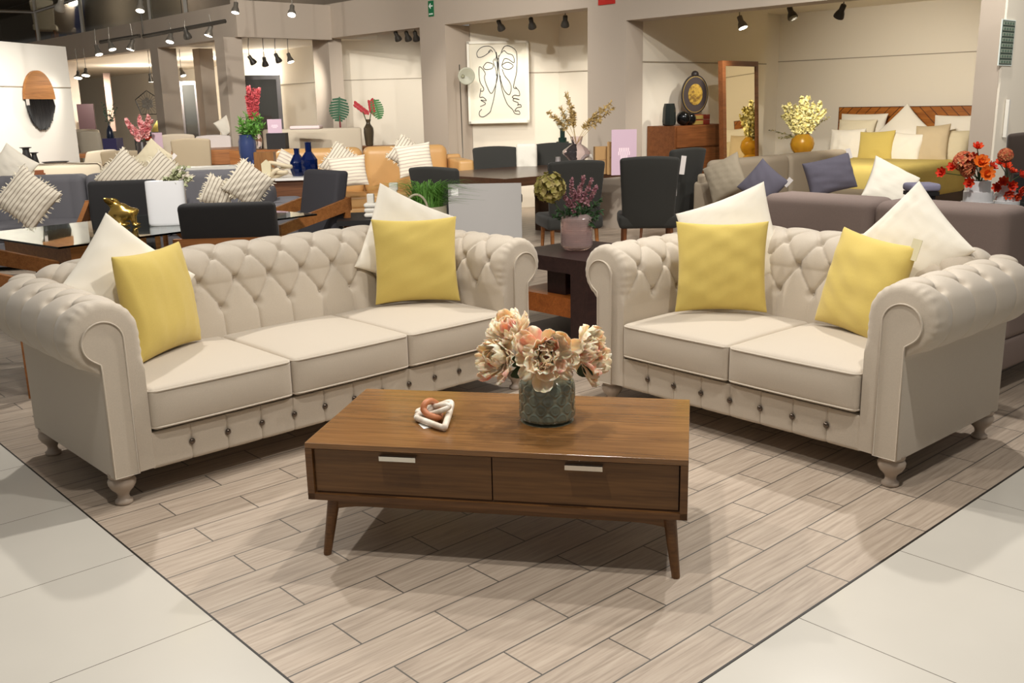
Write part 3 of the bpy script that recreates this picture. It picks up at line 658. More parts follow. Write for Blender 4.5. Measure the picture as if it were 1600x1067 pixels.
# ================================================================== SHOWROOM FURNITURE BEHIND
TAUPE = mat('taupe_upholstery', (134, 117, 109), .9, bump=.5, bscale=400, cvar=.12, cscale=250)
TAUPE2 = mat('sand_upholstery', (158, 144, 124), .9, bump=.4, bscale=400, cvar=.08, cscale=250)
GREYF = mat('slate_upholstery', (104, 102, 106), .9, bump=.3, bscale=400)
TAN = mat('tan_leather', (196, 152, 96), .4, bump=.2, bscale=60, cvar=.08, cscale=6)
CREAMF = mat('cream_upholstery', (205, 192, 170), .9, bump=.2, bscale=400)
BLKLEG = mat('black_leg', (30, 26, 24), .5)
OAK = wood('oak_frame', (166, 108, 58), (134, 82, 40), .4, 0)
def sofa_box(name, label, loc, rot, W_, D_, m, seat_h=.42, back_h=.85, arm_w=.16, arm_h=.62, n=2, back_t=.22, group=None, legm=BLKLEG, base_h=.12, r=.04, arms=(1, 1), back_r=.07, channels=0, pip=None, lean=0):
    t = T(name, label, 'sofa', loc, rot, group); al = arm_w*arms[0]; ar = arm_w*arms[1]
    MB().rbox(0, 0, (base_h+seat_h-.14)/2+.0, W_, D_, seat_h-.14-base_h, .02).build('base', m, t, smooth=True, merge=True)
    x0, x1 = -W_/2+al, W_/2-ar; wc = (x1-x0)/n
    for i in range(n):
        cx = x0+wc*(i+.5)
        MB().rbox(cx, -.06, seat_h-.07, wc-.006, D_-.14, .15, .035, seg=4, mid=6, crown=.02).build('seat_cushion', m, t, smooth=True, merge=True)
        def fn(Q, wc=wc):
            if channels:
                Q = Q.copy(); ph = (Q[..., 0]/wc*channels); Q[..., 1] += .022*np.abs(np.sin(PI*ph))**.5*np.sign(Q[..., 1]); return Q
            return Q
        M_ = rmat((cx, D_/2-back_t/2-.01, 0), rx=-lean)
        MB().rbox(0, 0, (seat_h+back_h)/2-.02, wc-.006, back_t, back_h-seat_h+.06, back_r, seg=5, mid=40 if channels else 4, mtx=M_, fn=fn).build('back_cushion', m, t, smooth=True, merge=True)
        if pip:
            q = MB(); hw = wc/2-.02
            for yy in (-back_t/2+.01, back_t/2-.01): q.tube([tuple(M_ @ Vector(p)) for p in [(-hw, yy, seat_h), (-hw, yy, back_h-.03), (-hw+.03, yy, back_h), (0, yy, back_h+.012), (hw-.03, yy, back_h), (hw, yy, back_h-.03), (hw, yy, seat_h)]], .006, 5)
            q.build('piping', pip, t, smooth=True)
    MB().rbox(0, D_/2-.09, (base_h+back_h-.12)/2, W_-.02, .10, back_h-.12-base_h, .03, seg=4).build('back_panel', m, t, smooth=True, merge=True)
    for s, wd in ((-1, al), (1, ar)):
        if wd: MB().rbox(s*(W_/2-wd/2), 0, (base_h+arm_h)/2, wd, D_, arm_h-base_h, r, seg=4).build('armrest', m, t, smooth=True, merge=True)
    for sx in (-1, 1):
        for sy in (-1, 1): MB().lathe([(.018, 0), (.025, base_h+.01)], 10, mtx=rmat((sx*(W_/2-.08), sy*(D_/2-.08), 0))).build('leg', legm, t, smooth=True)
    return t
def xy(v, z=0): return (v.x, v.y, z)
# -- sofa standing back to back with the two-seat sofa
c = SF('R', .50, 1.42+.46)
sofa_box('taupe_sofa', 'taupe sofa seen from behind, back to back with the right tufted sofa', xy(c), math.radians(130), 1.60, .92, TAUPE, back_h=.945, arm_w=.16, arm_h=.66, n=2, back_t=.30, back_r=.06, arms=(0, 1))
c = AB(9.6, 6.20-.42)
sofa_box('taupe_sofa', 'taupe sofa facing right in front of the tall mirror and dresser', xy(c), GA, 2.75, .9, TAUPE2, back_h=.88, arm_w=.17, arm_h=.68, n=2, back_t=.24, arms=(1, 0))
# -- tan leather sofa
c = PY(568, 200, 12.3)
sofa_box('leather_sofa', 'tan leather sofa with two big back cushions, behind the blue bottles', xy(c), math.radians(14), 2.6, .95, TAN, back_h=1.0, arm_w=.2, arm_h=.84, n=2, back_t=.26, back_r=.10, seat_h=.45)
# -- slate grey sectional
c = PY(112, 200, 10.0)
sofa_box('sectional_sofa', 'long slate-grey sofa with channelled back behind the glass table', xy(c), math.radians(9), 3.75, .95, GREYF, back_h=.87, arm_w=.01, arm_h=.42, n=4, back_t=.26, base_h=.04, channels=3, arms=(0, 0))
c = PY(437, 200, 9.55)
t = T('sofa_end', 'slate-grey rolled end piece of the long sofa beside the marble-topped table', 'sofa end', xy(c), math.radians(9))
MB().rbox(0, 0, .33, .34, 1.1, .60, .10, seg=5).build('armrest', GREYF, t, smooth=True, merge=True); MB().rbox(-.24, .1, .60, .30, .42, .46, .13, seg=5).build('cushion', GREYF, t, smooth=True, merge=True)
# -- beige sofa with piped cushions
c = PY(146, 200, 12.6)
sofa_box('cream_sofa', 'cream sofa with dark-piped back cushions behind the grey sofa, far left', xy(c), math.radians(12), 2.3, .9, CREAMF, back_h=.86, arm_w=.1, arm_h=.6, n=2, back_t=.2, pip=mat('dark_piping', (96, 84, 70), .8))
# -- long white shelf behind the grey sofa
c = PY(326, 250, 11.6)
t = T('console_table', 'long low white table running behind the grey sofa, blue flower vase on its end', 'table', xy(c), math.radians(20)); WHT = mat('white_lacquer', (222, 218, 208), .4)
MB().box(-.42, .42, -.16, .16, .82, .86).build('tabletop', WHT, t)
for sx in (-.39, .39):
    for sy in (-.13, .13): MB().box(sx-.02, sx+.02, sy-.02, sy+.02, 0, .82).build('leg', WHT, t)
# -- cream settee back at the far dining table
c = PY(489, 200, 14.6)
sofa_box('banquette', 'cream upholstered banquette seen from behind, beyond the tan leather sofa', xy(c), math.radians(188), 1.42, .6, CREAMF, back_h=1.21, arm_w=.02, arm_h=.5, n=1, seat_h=.5, back_t=.14, arms=(0, 0), back_r=.04)
# -------------------------------------------------- chairs
def uph_chair(name, label, loc, rot, m, legm, W_=.5, D_=.52, seat=.46, top=.95, curve=.05, group=None, rake=.12, tall=0, wing=False, tagm=None):
    t = T(name, label, 'chair', loc, rot, group)
    MB().rbox(0, -.02, seat-.06+tall, W_, D_, .13, .035, seg=4, mid=3, crown=.01).build('seat', m, t, smooth=True, merge=True)
    H = top-seat+.14
    def fn(Q):
        Q = Q.copy(); u = Q[..., 0]/(W_/2); v = Q[..., 2]/(H/2)
        Q[..., 1] -= curve*u**2; Q[..., 1] += rake*.5*(v+1); Q[..., 0] *= (1-.07*(1-v)); 
        if wing: Q[..., 1] -= .22*np.abs(u)**3*np.clip(.5-v*.6, 0, 1)
        Q[..., 2] -= .02*u**2*(v > 0); return Q
    bk = MB().rbox(0, D_/2-.05, seat-.12+H/2+tall, W_, .08, H, .03, seg=4, mid=8, fn=fn).build('backrest', m, t, smooth=True, merge=True)
    for sx in (-1, 1):
        for sy in (-1, 1):
            MB().tube([(sx*(W_/2-.05), sy*(D_/2-.06)+(.03 if sy > 0 else 0), 0), (sx*(W_/2-.06), sy*(D_/2-.08), seat-.1+tall)], [.014, .022], 8).build('leg', legm, t, smooth=True)
    return t
DOAK = mat('dark_oak_leg', (120, 72, 40), .5)
# dark dining table and its chairs
DT = wood('dark_table_wood', (92, 62, 44), (70, 46, 32), .28, 0, coat=.3)
tc_ = (AB(6.85, 7.61)+AB(8.54, 8.85))/2
t = T('dining_table', 'large dark wood dining table with thick top in front of the framed drawing', 'table', xy(tc_), GA)
dx = .95; dy = .72
MB().box(-dx, dx, -dy, dy, .66, .75).build('tabletop', DT, t); MB().box(-dx+.25, -dx+.5, -.3, .3, 0, .66).build('pedestal', DT, t); MB().box(dx-.5, dx-.25, -.3, .3, 0, .66).build('pedestal', DT, t)
CG = 'charcoal chairs around the dark dining table'
DK = mat('charcoal_velvet', (44, 43, 39), .85, sheen=.08)
uph_chair('dining_chair', 'charcoal dining chair seen from behind, directly behind the pink glass vase', xy(PY(889, 300, 9.5)), math.radians(192), DK, OAK, .56, .52, .44, .96, .06, CG)
uph_chair('dining_chair', 'charcoal dining chair seen from behind, right of the pink glass vase', xy(PY(1011, 300, 9.45)), math.radians(176), DK, DOAK, .56, .52, .44, .985, .04, CG)
uph_chair('dining_chair', 'charcoal dining chair on the far side of the table, under the framed drawing', xy(PY(776, 240, 11.9)), math.radians(5), DK, DOAK, .56, .5, .46, .98, .03, CG)
uph_chair('dining_chair', 'charcoal dining chair on the far side of the table, behind the clear glass vase', xy(PY(872, 240, 12.1)), math.radians(5), DK, DOAK, .56, .5, .46, 1.0, .03, CG)
uph_chair('dining_chair', 'charcoal dining chair at the right end of the dark table, carrying price tags', xy(PY(1045, 240, 10.6)), math.radians(215), DK, DOAK, .5, .55, .44, 1.0, .06, CG)
uph_chair('dining_chair', 'charcoal dining chair at the left end of the dark table, beside the green grass plant', xy(PY(702, 260, 9.6)), math.radians(150), DK, DOAK, .56, .52, .44, .92, .05, CG)
PT = mat('pale_paper_tag', (206, 198, 192), .8)
def ticket(label, px, py, Y, w_, h_, rot=0, roll=0, cat='price tag', m=PT, th=.002):
    p = PY(px, py, Y); o = MB().box(-w_/2, w_/2, 0, th, -h_/2, h_/2).build('price_tag', m); o.location = p; o.rotation_euler = (0, roll, rot); tag(o, label, cat); return o
ticket('narrow price tag hanging high on the rightmost charcoal chair', 1067, 258, 10.1, .055, .19, .2, .12)
ticket('narrow price tag hanging low beside the rightmost charcoal chair', 1054, 292, 9.3, .05, .17, .1, .05)
# chairs at the far left dining group
uph_chair('round_back_chair', 'beige round-backed chair turned sideways, next to the partition wall', xy(PY(140, 240, 13.4)), math.radians(250), CREAMF, DOAK, .52, .5, .46, 1.0, .12, 'beige dining chairs on the far left', wing=True)
uph_chair('round_back_chair', 'beige round-backed chair seen from behind, left of the dark flower vase', xy(PY(197, 240, 13.2)), math.radians(190), mat('oat_upholstery', (168, 152, 126), .9), DOAK, .56, .5, .46, 1.0, .10, 'beige dining chairs on the far left')
uph_chair('high_back_chair', 'beige high-backed chair nearest, standing square at the wooden table', xy(PY(302, 240, 13.1)), math.radians(194), mat('oat_upholstery', (168, 152, 126), .9), DOAK, .5, .5, .46, 1.14, .02, 'high-backed chairs at the wooden table')
uph_chair('high_back_chair', 'beige high-backed chair just behind the nearest one, under the white column', xy(PY(281, 240, 14.4)), math.radians(194), CREAMF, DOAK, .5, .5, .46, 1.17, .02, 'high-backed chairs at the wooden table')
uph_chair('high_back_chair', 'pale high-backed chair at the wooden table, nearest the big column', xy(PY(334, 240, 14.0)), math.radians(14), mat('pale_upholstery', (206, 196, 190), .9), DOAK, .5, .5, .46, 1.14, .02, 'high-backed chairs at the wooden table')
uph_chair('high_back_chair', 'low cream chair behind the pink sign', xy(PY(245, 240, 14.8)), math.radians(20), CREAMF, DOAK, .55, .5, .46, 1.05, .06, 'high-backed chairs at the wooden table')
uph_chair('high_back_chair', 'cream chair in the far left room, left one by the dark picture', xy(PY(138, 240, 18.5)), math.radians(200), CREAMF, OAK, .5, .5, .46, 1.2, .03, 'cream chairs in the far left room')
uph_chair('high_back_chair', 'cream chair in the far left room, right one by the blue cabinet', xy(PY(160, 240, 17.6)), math.radians(160), CREAMF, OAK, .5, .5, .46, 1.18, .03, 'cream chairs in the far left room')
t = T('dining_table', 'mid-brown wooden dining table behind the beige high-backed chairs', 'table', xy(PY(345, 240, 13.9)), math.radians(14))
MB().box(-.62, .55, -.5, .5, .78, .98).build('tabletop', OAK, t)
for sx in (-.5, .45): MB().box(sx-.05, sx+.05, -.3, .3, 0, .78).build('leg', OAK, t)
t = T('dining_table', 'dark wooden dining table end between the two round-backed chairs', 'table', xy(PY(188, 240, 15.0)), math.radians(14))
MB().box(-.55, .5, -.4, .4, .86, .92).build('tabletop', OAK, t); MB().box(-.1, .1, -.1, .1, 0, .86).build('pedestal', OAK, t)
# -------------------------------------------------- glass table on the left with its armchairs
GT = glass('clear_green_glass', (205, 225, 215))
c0, c1, c3 = Vector((-2.62, 5.57)), Vector((-1.41, 7.09)), None
ux = (c1-c0).normalized(); uy = Vector((-ux.y, ux.x)); ga = math.atan2(ux.y, ux.x); Lg = (c1-c0).length; Wg = 1.15
t = T('glass_dining_table', 'dining table with clear glass top on a wooden and dark base, behind the long sofa', 'table', (c0.x, c0.y, 0), ga)
MB().box(0, Lg, 0, Wg, .738, .75).build('glass_top', GT, t)
q = MB(); q.box(.12, .62, .10, .95, .62, .73); q.build('wooden_beam', OAK, t)
q = MB(); q.box(.25, .5, .2, .85, 0, .62); q.build('dark_pedestal', BLKLEG, t)
q = MB()
for (xa, za, xb, zb) in ((.95, .05, 1.6, .73), (1.2, .05, 1.75, .60)):
    q.tube([(xa, .55, za), (xb, .35, zb)], .045, 4)
q.tube([(1.75, .3, .05), (1.1, .5, .72)], .045, 4); q.build('crossed_wooden_leg', OAK, t)
def wood_armchair(label, loc, rot, group=None, m=BLACKF, top=.97, rake=.10):
    t = T('wooden_armchair', label, 'chair', loc, rot, group)
    MB().rbox(0, -.03, .45, .50, .50, .12, .03, seg=4, crown=.01).build('seat', m, t, smooth=True, merge=True)
    def fn(Q): Q = Q.copy(); Q[..., 1] += rake*(Q[..., 2]/.5+.5); return Q
    MB().rbox(0, .22, (.50+top)/2, .52, .11, top-.50, .03, seg=4, mid=3, fn=fn).build('backrest', m, t, smooth=True, merge=True)
    q = MB(); q.box(-.30, .30, .315, .35, .72, .82); q.build('back_rail', OAK, t)
    for s in (-1, 1):
        q = MB(); V = [(s*.30, .35, .82), (s*.265, .35, .82), (s*.265, .35, .72), (s*.30, .35, .72), (s*.30, -.28, .66), (s*.265, -.28, .66), (s*.265, -.28, .58), (s*.30, -.28, .58)]
        q.add(V, [(0, 1, 2, 3), (7, 6, 5, 4), (0, 4, 5, 1), (1, 5, 6, 2), (2, 6, 7, 3), (3, 7, 4, 0)]); q.build('armrest', OAK, t)
        for y0, z1 in ((-.26, .60), (.31, .72)): MB().box(s*.283-.018, s*.283+.018, y0-.02, y0+.025, 0, z1).build('leg', OAK, t)
    return t
AG = 'black armchairs around the glass table'
wood_armchair('black armchair with wooden frame seen from behind, right beside the white vase', xy(PY(374, 330, 5.62)), math.radians(184), AG, top=1.01)
wood_armchair('dark armchair with wooden frame at the right end of the glass table', xy(PY(458, 330, 7.6)), math.radians(-48), AG, m=mat('dark_grey_fabric', (60, 58, 62), .9, bump=.3, bscale=400), top=1.02)
wood_armchair('black armchair on the far side of the glass table, behind the golden figure', xy(PY(184, 300, 7.55)), math.radians(14), AG, top=.97)
wood_armchair('armchair cut off by the left edge, only its wooden arm showing', xy(PY(-22, 400, 5.3)), math.radians(96), AG)
# ================================================================== TRACK LIGHTS
LAMPG = mat('lamp_grey_metal', (120, 114, 104), .4, .6); LAMPB = mat('lamp_reflector_dark', (70, 66, 60), .4, .5); BULB = mat('lit_bulb', (255, 250, 240), .5, emit=(255, 246, 228), es=14)
OFFB = mat('unlit_bulb', (90, 86, 80), .3)
def track(label, px, py, Y, tilt, lit, stem=.16, e=0, target=None, size=60, r=.055, group=None):
    """spotlight hanging from stem; tilt = (x, y) lean of the head"""
    p = PY(px, py, Y); t = T('track_spotlight', label, 'spotlight', p, 0, group)
    d = Vector((tilt[0], tilt[1], -1)).normalized(); q = d.to_track_quat('Z', 'Y').to_matrix().to_4x4()
    MB().lathe([(.026, -.09), (.030, -.085), (.030, -.03), (.045, 0), (r, .035), (r, .05)], 16, mtx=q, cap=True).build('lamp_head', LAMPB if not lit else LAMPG, t, angle=50)
    MB().lathe([(0, .052), (r*.88, .0521), (r*.88, .0535), (0, .054)], 16, mtx=q, cap=False).build('bulb', BULB if lit else OFFB, t)
    b0 = d*-.085; MB().tube([b0, b0+Vector((0, 0, stem*.5)), Vector((b0.x*.6, b0.y*.6, b0.z+stem))], .006, 8).build('bracket', LAMPG, t)
    if e:
        l = bpy.data.lights.new('spot_lamp', 'SPOT'); l.energy = e; l.spot_size = math.radians(size); l.spot_blend = .8; l.shadow_soft_size = .05; l.color = (1, .95, .86)
        o = bpy.data.objects.new('spot_lamp', l); COL.objects.link(o); o.location = p+d*.075
        o.rotation_euler = (Vector(target)-p).to_track_quat('-Z', 'Y').to_euler()
    return t
TG = 'track spotlights over the left passage'
track('lit spotlight, leftmost on the lower track of the left passage', 153, 80, 14.3, (.3, -.2), 1, .22, 60, (-6.4, 13.2, 1.3), 60, group=TG)
track('lit spotlight, second on the lower track of the left passage', 174, 72, 14.18, (.3, -.2), 1, .18, 70, (-4.6, 12.4, .6), 80, group=TG)
track('lit spotlight at the right end of the lower left track', 205, 72, 14.0, (-.3, -.2), 1, .22, 0, group=TG)
track('brightly glowing spotlight, left one on the middle track', 266, 60, 13.42, (-.1, -.4), 1, .12, 110, (-3.2, 10.6, .7), 80, group=TG)
track('unlit dark spotlight in the middle of the middle track', 292, 54, 13.34, (.1, .5), 0, .10, group=TG)
track('lit spotlight at the right end of the middle track', 327, 50, 13.2, (-.3, -.2), 1, .14, 110, (-1.6, 12.6, .8), 70, group=TG)
track('lit spotlight hanging from the mezzanine edge by the beam corner', 368, 14, 13.6, (-.1, -.3), 1, 1.7, group=TG)
track('bright starry spotlight in front of the beam corner', 456, 18, 13.0, (0, -.6), 1, 1.8, 120, (-1.0, 13.5, 1.4), 70, group=TG)
track('lit spotlight at the top left, in front of the mezzanine wall', 219, 11, 12.5, (0, -.4), 1, 1.8, 90, (-4.5, 10.0, .7), 70, group=TG)
track('lit spotlight under the mezzanine handrail, top left', 94, 9, 11.2, (-.6, .6), 1, 1.6, 260, (-6.4, 13.1, 1.3), 60, group=TG)
for i, (a_, b_) in enumerate((((157, 66), (218, 56)), ((224, 57), (352, 33)))):
    A_, B_ = PY(*a_, 14.3-.7*i), PY(*b_, 13.9-.8*i); o = MB().tube([A_, B_], .028, 6).build('light_track', LAMPB); tag(o, ('short left' if i == 0 else 'long middle')+' lighting track in front of the mezzanine edge', 'lighting track')
A_ = PY(224, 57, 13.6); o = MB().tube([A_, A_+Vector((0, 0, 1.6))], .008, 6).build('track_cable', LAMPB); tag(o, 'thin dark cable carrying the middle lighting track', 'cable')
UG = 'spotlights in the room openings'
for i, (x, y, tl) in enumerate(((394, 95, .5), (414, 98, .0), (434, 92, .3))): track(['dark spotlight left of three in the opening under the beam corner', 'dark spotlight in the middle of three in the opening under the beam corner', 'dark spotlight right of three in the opening under the beam corner'][i], x, y, 15.8, (tl, .5), 0, .30, group=UG)
track('lit spotlight at the end of the row under the beam corner', 453, 92, 15.8, (.3, -.2), 1, .30, 130, (-3.9, 18.3, 1.4), 90, group=UG)
for i, x in enumerate((621, 637, 650)): track(['leftmost', 'middle', 'rightmost, half hidden'][i]+' of three dark spotlights above the leaf plants', x, 58, 15.2-.15*i, (.35-.1*i, .6), 0, .24, 110 if i == 1 else 0, (-2.2, 16.9, 1.2), 90, group=UG)
for i, (x, y) in enumerate(((782, 41), (831, 38), (883, 35))): track(['left', 'middle', 'right'][i]+' one of three dark spotlights above the framed drawing', x, y, 13.6-.4*i, (.4-.2*i, .7), 0, .24, (42, 0, 60)[i], ((.1, 14.3, 1.4), 0, (1.3, 14, .9))[i], 95, group=UG)
track('lit spotlight above the dresser and mirror', 1159, 37, 11.4, (.3, -.3), 1, .40, 60, (2.2, 11.9, .9), 95, group=UG)
track('dark round spotlight near the corner of the bedroom display', 1237, 22, 10.9, (.2, -.6), 0, .34, 130, (5.0, 12.4, .9), 80, group=UG)
track('dark spotlight above the bed headboard', 1313, 20, 10.4, (-.2, .7), 0, .36, 330, (5.6, 13.6, 1.0), 75, group=UG)
FG = 'spotlights in the distant left rooms'
track('starry lit spotlight in the far left room, left one', 122, 118, 19.5, (0, -.3), 1, .42, 500, (-8.4, 21, 1.2), 110, r=.08, group=FG)
track('starry lit spotlight in the far left room, right one', 134, 114, 19.4, (0, -.3), 1, .38, r=.08, group=FG)
track('lit spotlight above the flower-shaped wall mirror', 236, 123, 18.0, (0, .2), 1, .52, 420, (-6.6, 20.5, 1.0), 110, group=FG)
track('lit spotlight between the two inner columns', 285, 114, 18.3, (.3, -.2), 1, .42, 380, (-5.4, 22, 1.0), 110, group=FG)
# added fill spots and points, out of view, brightening background and far rooms
spot(-3.2, 8.2, 3.9, -3.4, 9.8, .6, 330, 85); spot(-1.0, 8.0, 3.9, -1.2, 11.4, .6, 260, 75); spot(1.5, 8.2, 3.9, 1.0, 10.4, .6, 170, 75); spot(3.4, 7.4, 3.9, 3.2, 9.2, .7, 230, 80); spot(-2.4, 4.6, 3.9, -2.6, 6.8, .7, 120, 80); spot(-1.8, 3.6, 4.2, -2.6, 10, 1.2, 800, 70); spot(1.8, 3.6, 4.2, 2.2, 9.5, 1.2, 760, 70); spot(-3, 8.5, 4.1, -6.5, 17, 2.2, 900, 75); spot(-1.5, 8.5, 4.1, -1.5, 14.5, 2.4, 420, 80); spot(1.2, 7, 4.1, 1.6, 11.5, 2.2, 200, 75); spot(6.2, 5.0, 3.9, 5.2, 9.6, 1.4, 260, 70); [point(*a) for a in (tuple(D1*9.7+D2*17.5)[:2]+(2.2, 90), tuple(D1*9.7+D2*20.5)[:2]+(2.2, 90), tuple(D1*9.7+D2*24)[:2]+(2.2, 110), tuple(D1*8.7+D2*17)[:2]+(4.1, 30), tuple(D1*8.7+D2*21)[:2]+(4.1, 40), tuple(D1*8.7+D2*25)[:2]+(4.1, 40))]
# ================================================================== PROPS
BLK = mat('matte_black', (26, 24, 24), .55); GOLD = mat('polished_gold', (212, 174, 92), .22, 1)
def vase_l(name, label, loc, prof, m, n=28, cat='vase', group=None, ang=60, solid=True):
    mb = MB().lathe(prof, n, cap=True); o = mb.build(name, m, None, angle=ang); o.location = loc; return tag(o, label, cat, group)
def spray(parent, p0, p1, sag, nleaf, L, W_, lm, rr, kind='leaf', stemm=STEM, r=.0025, start=.35, name='flower_stem', lname='blossoms'):
    """curved stem with leaves or blossoms; the leaves/blossoms are its sub-part"""
    p0, p1 = Vector(p0), Vector(p1); mid = (p0+p1)/2+Vector(sag)
    bz = lambda t: p0*(1-t)**2+mid*2*t*(1-t)+p1*t*t
    q = MB(); q.tube([bz(i/7) for i in range(8)], [r*(1-.5*i/7) for i in range(8)], 5); st = q.build(name, stemm, parent, smooth=True)
    q = MB()
    for i in range(nleaf):
        t = start+(1-start)*(i+rr.random()*.6)/nleaf; p = bz(min(t, 1)); tan = (bz(min(1, t+.05))-bz(t-.05)).normalized()
        d = Vector((rr.gauss(0, 1), rr.gauss(0, 1), rr.gauss(0, 1))).normalized(); k = 1-.35*t
        if kind == 'leaf': leaf(q, p, tan*.8+d*.8, (rr.gauss(0, 1), rr.gauss(0, 1), 1), L*k*rr.uniform(.7, 1.2), W_*k, .2, 4)
        elif kind == 'needle': leaf(q, p, tan*.6+d*.9, (rr.gauss(0, 1), rr.gauss(0, 1), 1), L*k, W_, .1, 2)
        elif kind == 'bud': q.rbox(0, 0, 0, W_*2*k, W_*2*k, W_*2.2*k, W_*k*.9, seg=2, mtx=rmat(p+d*L*k*.5, rr.uniform(0, 3), rr.uniform(0, 3)))
        else:
            for a in range(5):
                dd = Vector((math.cos(a*1.257), math.sin(a*1.257), .35)); M_ = d.to_track_quat('Z', 'Y').to_matrix(); leaf(q, p+d*.004, M_ @ dd, M_ @ Vector((0, 0, 1)), L*k, W_*k, -.2, 3)
    b = q.build(lname, lm, st, smooth=True); return st
def bouquet(name, label, base, tips, sag, nleaf, L, W_, lm, kind, seed, cat='plant', group=None, r=.0025, start=.35, lname='blossoms', stemm=STEM):
    t = T(name, label, cat, base, 0, group); rr = random.Random(seed)
    for tp in tips: spray(t, (0, 0, -.05), Vector(tp)-Vector(base), (rr.uniform(-sag, sag), rr.uniform(-sag, sag), sag*.5), nleaf, L, W_, lm, rr, kind, stemm, r, start, lname=lname)
    return t
# -- corner side table between the two sofas, pink glass vase
ESP = wood('espresso_wood', (64, 42, 38), (48, 32, 30), .45, 0)
sc_ = PY(914, 400, 6.10)
t = T('side_table', 'dark brown square side table with an orange-brown inner shelf, between the two tufted sofas', 'table', (sc_.x, sc_.y, 0), GA)
S_ = .34
MB().box(-S_, S_, -S_, S_, .50, .59).build('tabletop', ESP, t); MB().box(-S_, S_, -S_, S_, .0, .09).build('base', ESP, t)
MB().box(-S_, S_, -S_, -S_+.14, .09, .50).build('side_panel', ESP, t) ; MB().box(-S_+.10, -S_+.28, -.06, .10, .34, .50).build('post', ESP, t)
MB().box(-S_+.03, S_-.02, -S_+.14, .33, .22, .34).build('inner_shelf', wood('orange_brown_wood', (182, 104, 44), (148, 80, 32), .35, 0), t)
PGL = mat('pink_pressed_glass', (250, 222, 216), .10, trans=.7, ior=1.3)
def bead_vase():
    n, m = 110, 60; H, R = .225, .100; zz = np.linspace(0, H, m); a = np.linspace(0, 2*PI, n, endpoint=False); A_, Z_ = np.meshgrid(a, zz, indexing='ij')
    base = R*np.clip(1-.28*np.clip((.03-zz)/.03, 0, 1)**2-.34*np.clip((zz-.19)/.035, 0, 1)**2, 0, 1)
    Rr = base[None, :]+.0028*np.abs(np.sin(A_*22)*np.sin(Z_/.0068*PI*.5))*((Z_ > .02) & (Z_ < .205))
    mb = MB().grid(np.stack([Rr*np.cos(A_), Rr*np.sin(A_), Z_], -1), close_u=True); mb.lathe([(0, .001), (base[0], 0)], n, cap=False); mb.lathe([(base[-1], H), (base[-1]-.006, H), (.09, .17), (.09, .03), (0, .02)], 40, cap=False); return mb
pv = Pz(901, 389, .592); pv.z = .591; o = bead_vase().build('vase', PGL, None, smooth=True); o.location = pv; tag(o, 'pink beaded glass vase on the dark corner side table', 'vase')
HYD = mat('hydrangea_green', (170, 162, 78), .7, col2=(206, 188, 128), cscale=30); HEA = mat('heather_mauve', (170, 112, 128), .7, col2=(204, 156, 158), cscale=40); FOL = mat('fresh_foliage', (62, 92, 56), .6, cvar=.3, cscale=20)
hp = PY(859, 293, pv.y-.03); t = T('hydrangea', 'green-brown hydrangea head leaning left out of the pink glass vase', 'flower', hp); rr = random.Random(5); q = MB()
for i in range(190):
    d = Vector((rr.gauss(0, 1), rr.gauss(0, 1), rr.gauss(0, 1))).normalized(); p = d*rr.uniform(.06, .095); M_ = d.to_track_quat('Z', 'Y').to_matrix(); a0 = rr.uniform(0, 3)
    for a in range(4):
        dd = M_ @ Vector((math.cos(a0+a*1.57), math.sin(a0+a*1.57), .25)); leaf(q, p, dd, d, .023, .011, -.15, 3)
q.build('petals', HYD, t, smooth=True); MB().tube([(0, 0, -.02), (.03, .01, -.10), pv+Vector((0, 0, .1))-hp], .004, 6).build('stem', STEM, t, smooth=True)
b0 = pv+Vector((0, 0, .21))
bouquet('heather_sprigs', 'mauve heather sprigs rising from the pink glass vase', b0, [PY(x, y, pv.y+dy) for x, y, dy in ((893, 280, 0), (912, 276, .03), (925, 279, -.03), (932, 291, 0), (905, 290, -.05), (880, 300, .02), (898, 300, .06), (918, 296, .05), (888, 312, -.03))], .03, 80, .028, .008, HEA, 'needle', 8, 'flower', start=.45)
bouquet('fern_sprigs', 'dark green feathery leaves around the rim of the pink glass vase', b0, [PY(x, y, pv.y+dy) for x, y, dy in ((872, 330, -.05), (866, 338, 0), (935, 315, 0), (932, 340, -.04), (925, 350, -.08), (940, 328, .04), (885, 325, -.1), (905, 320, -.12), (915, 318, .1), (940, 310, .06))], .02, 30, .05, .010, FOL, 'leaf', 9, start=.15, lname='leaves')
# -- grey board with a white sticker
bp = Pz(760, 420, .0) ; 
o = MB().box(-.235*1.35, .235*1.35, 0, .025, 0, .84).build('grey_board', mat('grey_board', (172, 168, 164), .8)); pB = PY(758, 330, 8.4); o.location = (pB.x, pB.y, 0); o.rotation_euler = (0, 0, math.radians(-3)); tag(o, 'plain grey upright board with a white sticker, behind the long sofa', 'board')
st = MB().box(-.29, -.23, -.002, 0, .74, .80).build('sticker', mat('white_paper', (238, 236, 230), .8), o)
